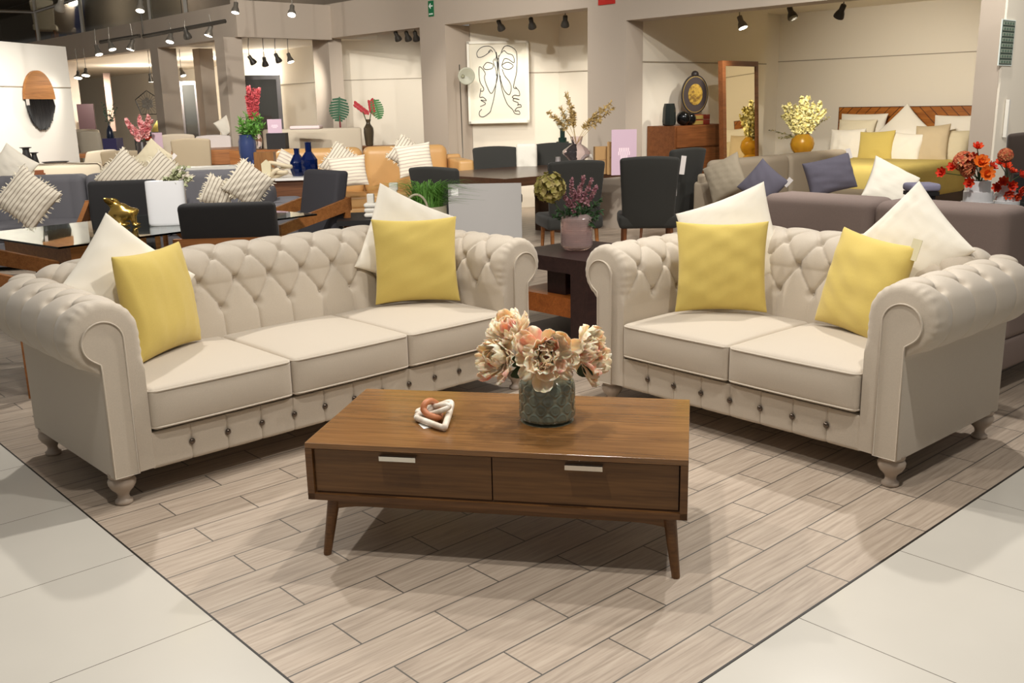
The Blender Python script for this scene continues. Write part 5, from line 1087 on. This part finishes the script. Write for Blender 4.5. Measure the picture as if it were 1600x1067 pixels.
MB().lathe([(0, 0), (.045, 0), (.04, .03), (0, .035)], 16, mtx=rmat((0, .02, z_*2+.0), rx=PI/2), cap=False).build('crown', mat('dark_bronze', (52, 44, 42), .4), t, smooth=True)
# mirror leaning by the corner
mc = PY(1162, 200, 12.0); MR = mat('mirror_glass', (232, 220, 190), .02, 1)
t = T('standing_mirror', 'tall mirror in a brown wooden frame leaning beside the dresser', 'mirror', (mc.x, mc.y, 0), (math.radians(-3), 0, math.radians(46)))
q = MB(); w2, H_ = .41, 1.95
q.box(-w2, -w2+.07, -.03, .03, 0, H_); q.box(w2-.06, w2, -.03, .03, 0, H_); q.box(-w2+.07, w2-.06, -.03, .03, H_-.06, H_); q.box(-w2+.07, w2-.06, -.03, .03, 0, .08); q.build('frame', RBW, t); MB().box(-w2+.07, w2-.06, -.02, .0, .08, H_-.06).build('mirror_glass', MR, t)
# bed against the far wall (headboard on plane a = A3)
hb0 = 0
def onA(px, py, a=A3-.06):
    d = ray(px, py); k = (a*1.0)/(d.dot(D1)); return Vector((0, 0, EYE))+d*k
h0, h1 = onA(1311, 166), onA(1530, 166); hw_ = (h1-h0).length; hc = (h0+h1)/2
HBW = wood('honey_herringbone', (190, 118, 46), (146, 82, 30), .4, 0)
t = T('bed', 'bed with chevron-planked wooden headboard and mustard cover', 'bed', (hc.x, hc.y, 0), GA-PI/2)   # local +y points to the wall
ztop = (h0.z+h1.z)/2
MB().box(-hw_/2, hw_/2, 0, .03, .25, ztop).build('headboard', mat('dark_wood_edge', (88, 50, 26), .5), t)
q = MB(); n_ = 16
for s in (-1, 1):
    for k in range(-n_, n_):
        x0 = k*.14; zt, zb = ztop-.01, .30; L_ = zt-zb   # diagonal planks clipped to each half
        pts = [(x0, zb), (x0+.125, zb), (x0+.125+L_, zt), (x0+L_, zt)]
        def clip(P, f):
            out = []
            for i in range(len(P)):
                a_, b_ = P[i], P[(i+1) % len(P)]; fa, fb = f(a_), f(b_)
                if fa >= 0: out.append(a_)
                if fa*fb < 0: u = fa/(fa-fb); out.append((a_[0]+(b_[0]-a_[0])*u, a_[1]+(b_[1]-a_[1])*u))
            return out
        P = clip(clip(pts, lambda p: p[0]-.0), lambda p: hw_/2-.015-p[0])
        if len(P) > 2:
            P = [(-s*(hw_/2-.015-p[0]) if True else p[0], p[1]) for p in P]
            q.prism(P if s < 0 else P[::-1], 0, .012, mtx=rmat((0, 0, 0), rx=PI/2))
q.build('chevron_planks', HBW, t)
MB().box(-hw_/2+.05, hw_/2-.05, -2.05, 0, .08, .34).build('bed_base', mat('dark_bed_base', (70, 52, 40), .7), t)
MB().rbox(0, -1.02, .46, hw_-.12, 2.04, .26, .07, seg=4).build('mattress', WHT if False else mat('white_sheet', (230, 222, 206), .9), t, smooth=True, merge=True)
MUST = mat('mustard_cover', (196, 174, 96), .9, bump=.5, bscale=60, cvar=.08, cscale=8)
MB().rbox(0, -1.10, .475, hw_-.02, 2.0, .44, .10, seg=4, mid=4).build('bed_cover', MUST, t, smooth=True, merge=True)
ha = GA-PI/2
BP = 'cushions lined up against the headboard'
def bedpillow(label, m, px, py, off, side, h, roll, seed, t_=.16, head=0, nm='cushion'):
    c = onA(px, py, A3-off); pillow(nm, label, m, c, math.degrees(ha)+head, 14, roll, side*1.13, h*1.13, t_, seed, BP)
WLIN = mat('cream_linen_cushion', (232, 220, 190), .9, bump=.4, bscale=300); BLIN = mat('beige_linen_cushion', (196, 176, 142), .9, bump=.4, bscale=300)
bedpillow('white bed pillow at the back left, against the headboard', WHITE_P, 1347, 200, .22, .62, .36, 0, 31); bedpillow('white bed pillow at the back right, half cut by the pillar', WHITE_P, 1498, 204, .22, .62, .36, 0, 32)
bedpillow('cream pillow with small pattern between the back white pillow and front white cushion', WLIN, 1337, 208, .36, .5, .34, 0, 33)
bedpillow('white cushion standing on its corner, highest point against the headboard', WHITE_P, 1412, 204, .40, .46, .46, 42, 34)
bedpillow('bright white cushion at the left end of the bed row', WHITE_P, 1322, 228, .55, .46, .42, -2, 35); bedpillow('mustard yellow cushion on the bed', YELLOW, 1368, 232, .68, .44, .42, -3, 36)
bedpillow('white cushion right of the yellow one on the bed', WHITE_P, 1414, 233, .62, .40, .38, 4, 37); bedpillow('beige rumpled cushion on the bed, fourth from the left', BLIN, 1455, 226, .55, .40, .46, -4, 38); bedpillow('light beige cushion beside the pillar on the bed', mat('pale_beige_cushion', (206, 192, 160), .9), 1490, 230, .45, .36, .40, 2, 39)
# nightstand with golden vase
ns = AB(A3-.35, 6.95); t = T('nightstand', 'nightstand in the bedroom corner under the golden vase', 'nightstand', (ns.x, ns.y, 0), GA-PI/2); MB().box(-.25, .25, -.2, .2, .05, .62).build('cabinet', RBW, t)
gvp = PY(1253, 235, 12.4); ns_ = gvp; t.location = (gvp.x, gvp.y, 0)
AMB = mat('amber_glass', (204, 152, 48), .08, trans=.6, ior=1.35)
vase_l('vase', 'round amber glass vase with yellow blossom branches near the bed', (gvp.x, gvp.y, .6205), [(.09, 0), (.13, .04), (.145, .12), (.12, .19), (.10, .21), (.135, .26), (.15, .32), (.13, .39), (.085, .43), (.08, .44), (.07, .43)], AMB, 28)
YB = mat('yellow_blossom', (206, 192, 118), .8, col2=(220, 210, 156), cscale=20)
bouquet('blossom_branches', 'pale yellow blossom branches in the amber vase', (gvp.x, gvp.y, 1.04), [PY(x, y, gvp.y+dy) for x, y, dy in ((1222, 178, 0), (1232, 162, .05), (1243, 165, -.05), (1253, 152, 0), (1263, 150, .05), (1272, 160, -.05), (1284, 158, 0), (1290, 172, .03), (1225, 165, -.03), (1247, 172, .08), (1268, 172, -.1), (1238, 180, -.1))], .03, 30, .055, .022, YB, 'flower', 41, 'flower', start=.25)
bouquet('side_branches', 'grey-olive branches drooping to both sides of the amber vase', (gvp.x, gvp.y, 1.03), [PY(x, y, gvp.y) for x, y in ((1202, 203), (1215, 214), (1296, 182), (1228, 212))], .04, 16, .05, .014, mat('olive_branch', (138, 126, 84), .8), 'leaf', 42, 'plant', start=.35, lname='leaves')
# ================================================================== CUSHIONS ON THE SHOWROOM SOFAS
STRP = mat('striped_woven', (208, 198, 180), .9, bump=.8, bscale=120)
def stripes(m, c2, f, ax=0):
    nt = m.node_tree; b = nt.nodes['Principled BSDF']; tc = nt.nodes.new('ShaderNodeTexCoord'); wv_ = nt.nodes.new('ShaderNodeTexWave'); wv_.bands_direction = 'XYZ'[ax]; wv_.inputs['Scale'].default_value = f; wv_.inputs['Distortion'].default_value = 1.2; wv_.inputs['Detail'].default_value = 2
    nt.links.new(tc.outputs['Object'], wv_.inputs[0]); cr = nt.nodes.new('ShaderNodeValToRGB'); nt.links.new(wv_.outputs[0], cr.inputs[0]); e = cr.color_ramp.elements
    c = b.inputs['Base Color'].default_value[:]; e[0].position = .10; e[0].color = (*[((x/255+.055)/1.055)**2.4 for x in c2], 1); e[1].position = .28; e[1].color = c
    nt.links.new(cr.outputs[0], b.inputs['Base Color'])
stripes(STRP, (150, 138, 122), 9); STRG = mat('zigzag_woven', (222, 212, 192), .9, bump=.6, bscale=150); stripes(STRG, (190, 172, 158), 8, 2); FRG = mat('cream_fringe', (222, 212, 190), .95)
GC = 'fringed striped cushions on the grey sofa'; TCG = 'patterned cushions on the tan leather sofa'
pxpillow('striped fringed cushion standing on its corner at the left end of the grey sofa', STRP, 43, 310, 8.9, 8, 14, 40, .44, .15, 51, GC, fr=FRG)
pxpillow('striped fringed cushion behind the black armchair, left of the pair', STRP, 196, 277, 9.6, 10, 14, 43, .42, .15, 52, GC, fr=FRG)
pxpillow('striped fringed cushion behind the flat white vase, right of the pair', STRP, 254, 281, 9.5, 10, 14, 42, .42, .15, 53, GC, fr=FRG)
pxpillow('small fringed cushion on the grey sofa just above the near black armchair', STRP, 341, 301, 9.2, 10, 14, 25, .28, .12, 54, GC, fr=FRG)
pxpillow('striped fringed cushion at the right end of the grey sofa', STRP, 388, 288, 9.2, 12, 14, 38, .36, .14, 55, GC, fr=FRG)
pxpillow('cream cushion with dark zigzag lines in front of the leather sofa back', STRG, 544, 268, 11.4, 14, 14, -4, .44, .15, 56, TCG, h=.36)
pxpillow('fringed striped cushion behind the zigzag one on the leather sofa', STRP, 533, 255, 11.65, 14, 14, 38, .38, .14, 57, TCG, fr=FRG)
pxpillow('pale patterned cushion at the right arm of the leather sofa', STRG, 648, 250, 11.5, 14, 14, -6, .42, .15, 58, TCG, h=.38)
pxpillow('fringed cushion peeping out behind the pale patterned one', STRP, 634, 240, 11.8, 14, 14, 38, .34, .14, 59, TCG, fr=FRG)
pxpillow('small cream patterned cushion at the left end of the leather sofa', STRG, 449, 258, 10.9, 14, 14, 30, .28, .12, 60, TCG)
pxpillow('cream cushion with a paper label propped on the cream sofa', mat('oat_cushion', (196, 184, 156), .9), 240, 247, 12.4, 10, 10, 42, .36, .13, 61, tag_=PT)
pxpillow('white cushion at the left edge on the cream sofa', WHITE_P, 20, 262, 11.6, 20, 10, 38, .42, .14, 62)
SLT = mat('slate_blue_cushion', (96, 92, 104), .9, bump=.4, bscale=400)
s1 = math.degrees(GA)
pxpillow('greige cushion leaning at the left end of the taupe sofa', mat('greige_cushion', (150, 138, 118), .9), 1133, 278, 9.7, -40, 18, -28, .40, .15, 63)
pxpillow('slate-blue cushion with white tag, pointing up in the middle of the taupe sofa', SLT, 1192, 288, 9.3, -30, 16, 38, .36, .15, 64, tag_=PT)
pxpillow('wide slate-grey cushion lying on the taupe sofa', SLT, 1297, 274, 8.6, 18, 16, -10, .50, .16, 65, h=.32, tag_=PT)
pxpillow('white cushion slumped between the slate cushion and the bed', WHITE_P, 1392, 292, 8.0, 12, 30, 32, .42, .14, 66)
# folded blue throw, and white vases of red flowers on a glass table at the right edge
p = PY(1440, 292, 7.3)
o = MB().rbox(0, 0, 0, .22, .2, .06, .025, seg=4).build('folded_throw', mat('folded_blue_cloth', (136, 132, 152), .9), None, smooth=True, merge=True); o.location = (p.x, p.y, p.z); tag(o, 'folded blue-grey throw behind the tall white cushion', 'throw')
t = T('stool', 'dark stool under the folded throw, mostly hidden by the taupe sofa', 'stool', (p.x, p.y, 0)); MB().box(-.10, .10, -.09, .09, p.z-.06, p.z-.031).build('seat', BLK, t); MB().box(-.08, .08, -.07, .07, 0, p.z-.06).build('base', BLK, t)
tp = PY(1566, 345, 6.3)
t = T('glass_side_table', 'glass-topped table with brown lower shelf at the right edge', 'table', (tp.x, tp.y, 0), math.radians(41)); MB().box(-.45, .5, -.35, .35, .755, .77).build('glass_top', GT, t); MB().box(-.4, .45, -.3, .3, .50, .55).build('shelf', OAK, t)
for sx in (-.38, .43):
    for sy in (-.28, .28): MB().box(sx-.02, sx+.02, sy-.02, sy+.02, 0, .755).build('leg', mat('clear_leg', (170, 180, 176), .2), t)
def stepped(label, px, py, Y, z, rs, hs):
    p = PY(px, py, Y); pr = []; zz = 0
    for r_, h_ in zip(rs, hs): pr += [(r_, zz), (r_, zz+h_-.002)]; zz += h_
    pr += [(rs[-1]-.008, zz), (rs[-1]-.01, .02)]; return vase_l('vase', label, (p.x, p.y, z), pr, CER, 36, group='white stepped vases of red flowers', ang=30), p, z+zz
WV, wp, wz = stepped('taller white stepped vase of red and orange flowers', 1527, 320, 6.15, .7705, (.098, .088, .068), (.07, .065, .065))
WV2, wp2, wz2 = stepped('smaller white stepped vase of red flowers at the right edge', 1570, 340, 6.35, .7705, (.08, .062, .05), (.05, .05, .05))
RED = mat('red_lily', (214, 52, 30), .6, col2=(228, 84, 30), cscale=18); ORG = mat('orange_bloom', (236, 120, 34), .6); SALM = mat('salmon_hydrangea', (214, 146, 96), .8, col2=(206, 92, 66), cscale=40)
def blooms(name, label, base, pts, R_, m, seed, npet=7, cup=.5):
    t = T(name, label, 'flower', base); rr = random.Random(seed)
    for (x, y, dy) in pts:
        c = PY(x, y, base[1]+dy)-Vector(base); st_ = MB().tube([(0, 0, -.05), Vector((c.x*.4, c.y*.4, c.z*.6)), c], .003, 5).build('flower_stem', STEM, t, smooth=True); q = MB(); d = (c.normalized()+Vector((0, -.8, .1))).normalized(); M_ = d.to_track_quat('Z', 'Y').to_matrix().to_4x4()
        for ring in range(2):
            for k in range(npet): petal(q, R_*(1-.3*ring), R_*.26, cup, R_*.04, Matrix.Translation(c) @ M_ @ Matrix.Rotation(6.283*(k+.5*ring)/npet, 4, 'Z') @ Matrix.Rotation(.35+.5*ring, 4, 'X'), rr, 5, 5)
        q.build('bloom', m, st_, smooth=True)
    return t
b1 = (wp.x, wp.y, wz); b2 = (wp2.x, wp2.y, wz2)
blooms('red_lilies', 'bright red lilies in the taller white stepped vase', b1, [(1473, 270, 0), (1490, 262, .02), (1527, 232, 0), (1520, 248, .03), (1535, 252, -.05), (1548, 262, 0), (1515, 285, -.06), (1525, 262, .05), (1508, 255, .04)], .045, RED, 71)
blooms('orange_blooms', 'orange open blooms in the middle of the red lilies', b1, [(1540, 272, -.10), (1532, 256, -.06)], .06, ORG, 72, 9, .4)
blooms('red_lilies', 'bright red lilies around the smaller white vase at the right edge', b2, [(1572, 262, 0), (1580, 270, .03), (1593, 275, 0), (1568, 284, -.05), (1580, 290, -.06), (1592, 297, -.03), (1560, 292, 0), (1575, 302, -.05), (1565, 305, .02), (1586, 306, -.05), (1563, 257, .04)], .045, RED, 73)
for i, (x, y, r_) in enumerate(((1506, 252, .075), (1571, 243, .05), (1512, 266, .05))):
    q = MB(); rr = random.Random(80+i); hp_ = PY(x, y, 6.15)
    for k in range(120):
        d = Vector((rr.gauss(0, 1), rr.gauss(0, 1), rr.gauss(0, 1))).normalized(); M3 = d.to_track_quat('Z', 'Y').to_matrix()
        for a in range(4): leaf(q, d*r_*.75, M3 @ Vector((math.cos(a*1.57), math.sin(a*1.57), .3)), d, .018, .008, -.1, 2)
    t = T('hydrangea', ['salmon hydrangea head at the left of the red lilies', 'yellow-orange hydrangea head over the smaller white vase', 'small salmon hydrangea head low among the red lilies'][i], 'flower', hp_); q.build('petals', SALM, t, smooth=True); bb = b1 if i != 1 else b2; MB().tube([(0, 0, 0), Vector(bb)-hp_], .003, 5).build('stem', STEM, t)
# bar chair at right edge
p = PY(1605, 300, 8.2); uph_chair('bar_chair', 'dark brown upholstered chair cut by the right edge of the frame', (p.x, p.y, 0), math.radians(160), mat('dark_brown_velvet', (58, 46, 38), .8, sheen=.2), BLKLEG, .46, .48, .66, 1.18, .03, tall=0)
p = PY(1590, 330, 7.4); t = T('cabinet', 'dark cabinet behind the red flowers at the right edge', 'cabinet', (p.x+.12, p.y, 0), math.radians(41)); MB().box(-.05, .4, -.15, .15, 0, .90).build('body', BLK, t)
# ================================================================== SIGNS ON THE WALLS
GRNS = mat('exit_green', (18, 110, 66), .5); WHS = mat('sign_white', (232, 240, 232), .6)
def onW(px, py): 
    d = ray(px, py); k = (A1-.008)/(d.dot(D1)); return Vector((0, 0, EYE))+d*k
e0 = onW(673.5, 13.5); t = T('exit_sign', 'small green exit sign with a white left-pointing arrow', 'sign', e0, GA-PI/2)
MB().box(-.058, .058, -.006, .004, -.105, .105).build('panel', GRNS, t)
q = MB(); q.prism([(-.045, .025), (-.005, .065), (.005, .05), (-.01, .033), (.045, .033), (.045, .015), (-.01, .015), (.005, 0), (-.005, -.015)][::-1], 0, .002, mtx=rmat((0, -.006, .01), rx=PI/2)); q.build('arrow', WHS, t)
q = MB()
for k in range(6): q.box(-.042+k*.015, -.032+k*.015, -.008, -.006, -.082, -.062)
q.build('lettering', WHS, t)
e1 = onW(948, -3); o = MB().box(-.13, .13, -.006, .004, -.07, .07).build('red_sign', mat('sign_red', (190, 44, 36), .5)); o.location = e1; o.rotation_euler = (0, 0, GA-PI/2); tag(o, 'red sign at the top edge, only its lower rim showing', 'sign')
def onB(px, py, b=3.474):
    d = ray(px, py); k = b/(d.dot(D2)); return Vector((0, 0, EYE))+d*k
e2 = onB(1573, 67); L0, L1 = onB(1564, 67), onB(1583, 67); wd_ = (L1-L0).length; zt = onB(1573, 32).z; zb = onB(1573, 101).z
t = T('poster', 'narrow green and white notice poster with eight rows on the right wall', 'poster', (e2.x, e2.y, (zt+zb)/2), GA); H_ = zt-zb
MB().box(-wd_/2*1.12, wd_/2*1.12, -.003, .003, -H_/2*1.05, H_/2*1.05).build('paper', WHS, t); MB().box(-wd_/2, wd_/2, -.006, -.003, -H_/2, H_/2).build('printed_panel', mat('poster_dark_green', (62, 76, 66), .6), t)
q, q2 = MB(), MB()
for k in range(8):
    z_ = H_/2-H_*(k+.5)/8; q.box(-wd_/2*.92, wd_/2*.92, -.008, -.006, z_-H_*.042, z_+H_*.042)
    for j in range(4): q2.box(-wd_/2*.82+j*wd_*.215, -wd_/2*.82+j*wd_*.215+wd_*.15, -.010, -.008, z_-H_*.025, z_+H_*.025)
q.build('row_panel', mat('poster_row', (150, 156, 140), .6), t); q2.build('printed_text', mat('poster_text', (92, 112, 96), .6), t)
s0 = onB(1570, 185); o = MB().box(-.012, .012, -.03, .0, -.16, .16).build('wall_bracket', mat('white_lacquer', (222, 218, 208), .4)); o.location = s0; o.rotation_euler = (0, 0, GA); tag(o, 'thin white vertical fitting on the right wall below the poster', 'fitting')
# ================================================================== FAR LEFT ROOMS
FR_ = mat('dark_mirror_frame', (62, 56, 54), .5); DM = mat('dim_mirror', (120, 118, 112), .05, .9)
def lean_mirror(label, px, py, Y, w_, h_, rot, fm=FR_, gm=DM, e=.07):
    p = PY(px, py, Y); t = T('leaning_mirror', label, 'mirror', (p.x, p.y, 0), (0, 0, rot)); h_ = p.z+h_/2; q = MB()
    q.box(-w_/2, -w_/2+e, 0, .05, 0, h_); q.box(w_/2-e, w_/2, 0, .05, 0, h_); q.box(-w_/2+e, w_/2-e, 0, .05, h_-e, h_); q.box(-w_/2+e, w_/2-e, 0, .05, 0, e); q.build('frame', fm, t); MB().box(-w_/2+e, w_/2-e, .015, .03, e, h_-e).build('mirror_glass', gm, t); return t
lean_mirror('dark-framed mirror leaning behind the red snapdragons', 411, 182, 16.8, .66, 1.35, .25); lean_mirror('dark-framed mirror between the two inner columns', 298, 178, 18.8, .36, 1.2, .3)
p = PY(282, 175, 19.4); t = T('open_cabinet', 'tall dark grey cabinet behind the inner column', 'cabinet', (p.x, p.y, 0)); MB().box(-.2, .32, -.2, .2, 0, 1.95).build('body', mat('dark_grey_lacquer', (72, 74, 76), .5), t)
p = PY(134, 178, 20.5); t = T('dark_picture', 'dark square picture on the wall of the far left room', 'picture', p); MB().box(-.17, .17, 0, .04, -.36, .2).build('panel', mat('maroon_panel', (48, 30, 30), .5), t)
p = PY(176, 218, 17.2); t = T('blue_cabinet', 'small violet-blue cabinet under the bottle and eucalyptus', 'cabinet', (p.x, p.y, 0)); MB().box(-.12, .12, -.15, .15, 0, 1.07).build('body', mat('violet_blue', (62, 58, 98), .5), t)
vase_l('bottle', 'dark blue bottle holding eucalyptus branches', (p.x-.02, p.y-.03, 1.071), [(.06, 0), (.065, .02), (.05, .14), (.015, .22), (.015, .25)], mat('dark_blue_glass', (28, 36, 56), .15), cat='bottle')
bouquet('eucalyptus', 'grey-green eucalyptus branches in the dark blue bottle', (p.x-.02, p.y-.03, 1.3), [PY(x, y, p.y) for x, y in ((160, 160), (164, 170), (178, 160), (183, 168), (171, 172))], .03, 14, .06, .018, mat('eucalyptus_leaf', (104, 122, 104), .7), 'leaf', 90, start=.2, lname='leaves')
p = PY(167, 150, 20.2); o = MB().box(-.03, .1, 0, .03, -.7, .45).build('curtain_panel', mat('brown_panel', (120, 96, 82), .8)); o.location = p; tag(o, 'narrow brown and white panel hanging in the far left room', 'panel')
# flower-shaped wall mirror (pentagon wire frame with seven round mirrors)
p = PY(231, 162, 17.9); t = T('wire_wall_ornament', 'pentagonal wire wall ornament with a cluster of round discs, behind the pink blossoms', 'wall ornament', p)
WIRE = mat('dark_wire', (84, 80, 76), .5, .5)
def pent(R_): return [(R_*1.0*math.sin(2*PI*k/5+.1*0), 0, R_*math.cos(2*PI*k/5)) for k in range(5)]
q = MB(); P5 = pent(.23); ring_ = []
for k in range(5):
    a_, b_ = np.array(P5[k]), np.array(P5[(k+1) % 5]); ring_ += [tuple(a_*(1-u)+b_*u) for u in np.linspace(0, .9, 5)]
q.tube(ring_, .008, 6, close=True)
for k in range(20): a_ = k*2*PI/20; q.tube([(.09*math.sin(a_), 0, .09*math.cos(a_)), (.20*math.sin(a_), 0, .20*math.cos(a_))], .0025, 4)
q.build('wire_frame', WIRE, t)
for k in range(7):
    x_, z_ = (0, 0) if k == 6 else (.072*math.sin(k*PI/3), .072*math.cos(k*PI/3)); MB().lathe([(0, 0), (.036, 0), (.038, .012), (.03, .018), (0, .016)], 16, mtx=rmat((x_, -.01, z_), rx=PI/2), cap=False).build('disc', mat('silver_disc', (168, 162, 152), .3, .6), t)
# shelf with red books and golden bell under it
p = PY(247, 196, 18.3); t = T('wall_shelf', 'dark shelf unit with red and yellow items behind the pink blossoms', 'shelf', (p.x, p.y, 0)); MB().box(-.42, .42, -.12, .12, 0, 1.14).build('body', mat('dark_grey_lacquer', (72, 74, 76), .5), t)
for k in range(2):
    o = MB().box(-.08, .08, -.05, .05, 0, .06).build('red_box', RED); o.location = (p.x-.10+k*.26, p.y-.175, 1.0+.0); tag(o, ('right' if k else 'left')+' red box on the dark shelf behind the blossoms', 'box', 'red boxes on the shelf')
vase_l('golden_dome', 'pale golden dome ornament on the dark shelf', (p.x+.02, p.y, 1.141), [(.14, 0), (.14, .03), (.09, .12), (.03, .20), (0, .21)], mat('pale_gold', (216, 190, 100), .4, .3), cat='ornament')
p = PY(479, 199, 13.8); t = T('bench_top', 'thin pinkish-white mattress edge showing above the cream banquette', 'mattress', (p.x, p.y, p.z)); MB().rbox(0, 0, 0, .42, .3, .05, .02).build('pad', mat('pinkish_white', (226, 208, 204), .8), t, smooth=True, merge=True)
p = PY(352, 197, 15.2); pillow('cushion', 'white cushion beyond the high-backed chairs, beside the big column', WHITE_P, p, 30, 10, -30, .26, .26, .1, 95)
# ================================================================== MEZZANINE
RAIL = mat('brushed_steel', (188, 182, 172), .3, .8); MGL = mat('railing_glass', (225, 228, 222), .05, trans=1, ior=1.1)
def onF(px, py, a=7.3): d = ray(px, py); k = a/(d.dot(D1)); return Vector((0, 0, EYE))+d*k
t = T('railing', 'steel handrail with glass panels along the mezzanine edge, top left', 'railing', (0, 0, 0))
r0, r1, r2 = onF(-10, 17), onF(54, 19), onF(150, -12); MB().tube([r0, r1, r2], .035, 10).build('handrail', RAIL, t, smooth=True)
for px in (57, 128, 236, 292):
    b_ = onF(px, 30); MB().box(b_.x-.03, b_.x+.03, b_.y-.03, b_.y+.03, 3.05, 4.3 if px > 100 else 3.95).build('post', RAIL, t)
g0, g1 = AB(7.3, 16), AB(7.3, 26); q = MB(); q.add([tuple(g0+Vector((0, 0, 3.06))), tuple(g1+Vector((0, 0, 3.06))), tuple(g1+Vector((0, 0, 3.9))), tuple(g0+Vector((0, 0, 3.9)))], [(0, 1, 2, 3)]); gp_ = q.build('glass_panel', MGL, t); sm = gp_.modifiers.new('t', 'SOLIDIFY'); sm.thickness = .01
gbox('floor', 7.4, 9.8, 14.1, 40, 3.0, 3.05, DARKUP)
for i, (px, lab, m_) in enumerate(((72, 'pale armchair behind the mezzanine railing', CREAMF), (98, 'grey high-backed chair behind the mezzanine railing', mat('grey_brown_velvet', (110, 98, 88), .9)), (113, 'dark blue chair seat high behind the mezzanine railing', mat('navy_velvet', (42, 46, 78), .8)))):
    p = onF(px, 50, 7.9+.6*i); o = uph_chair('upstairs_chair', lab, (p.x, p.y, 3.052), math.radians(200+25*i), m_, OAK, .5, .5, .46, .98 if i != 2 else 1.35, .05, group='chairs on the mezzanine')
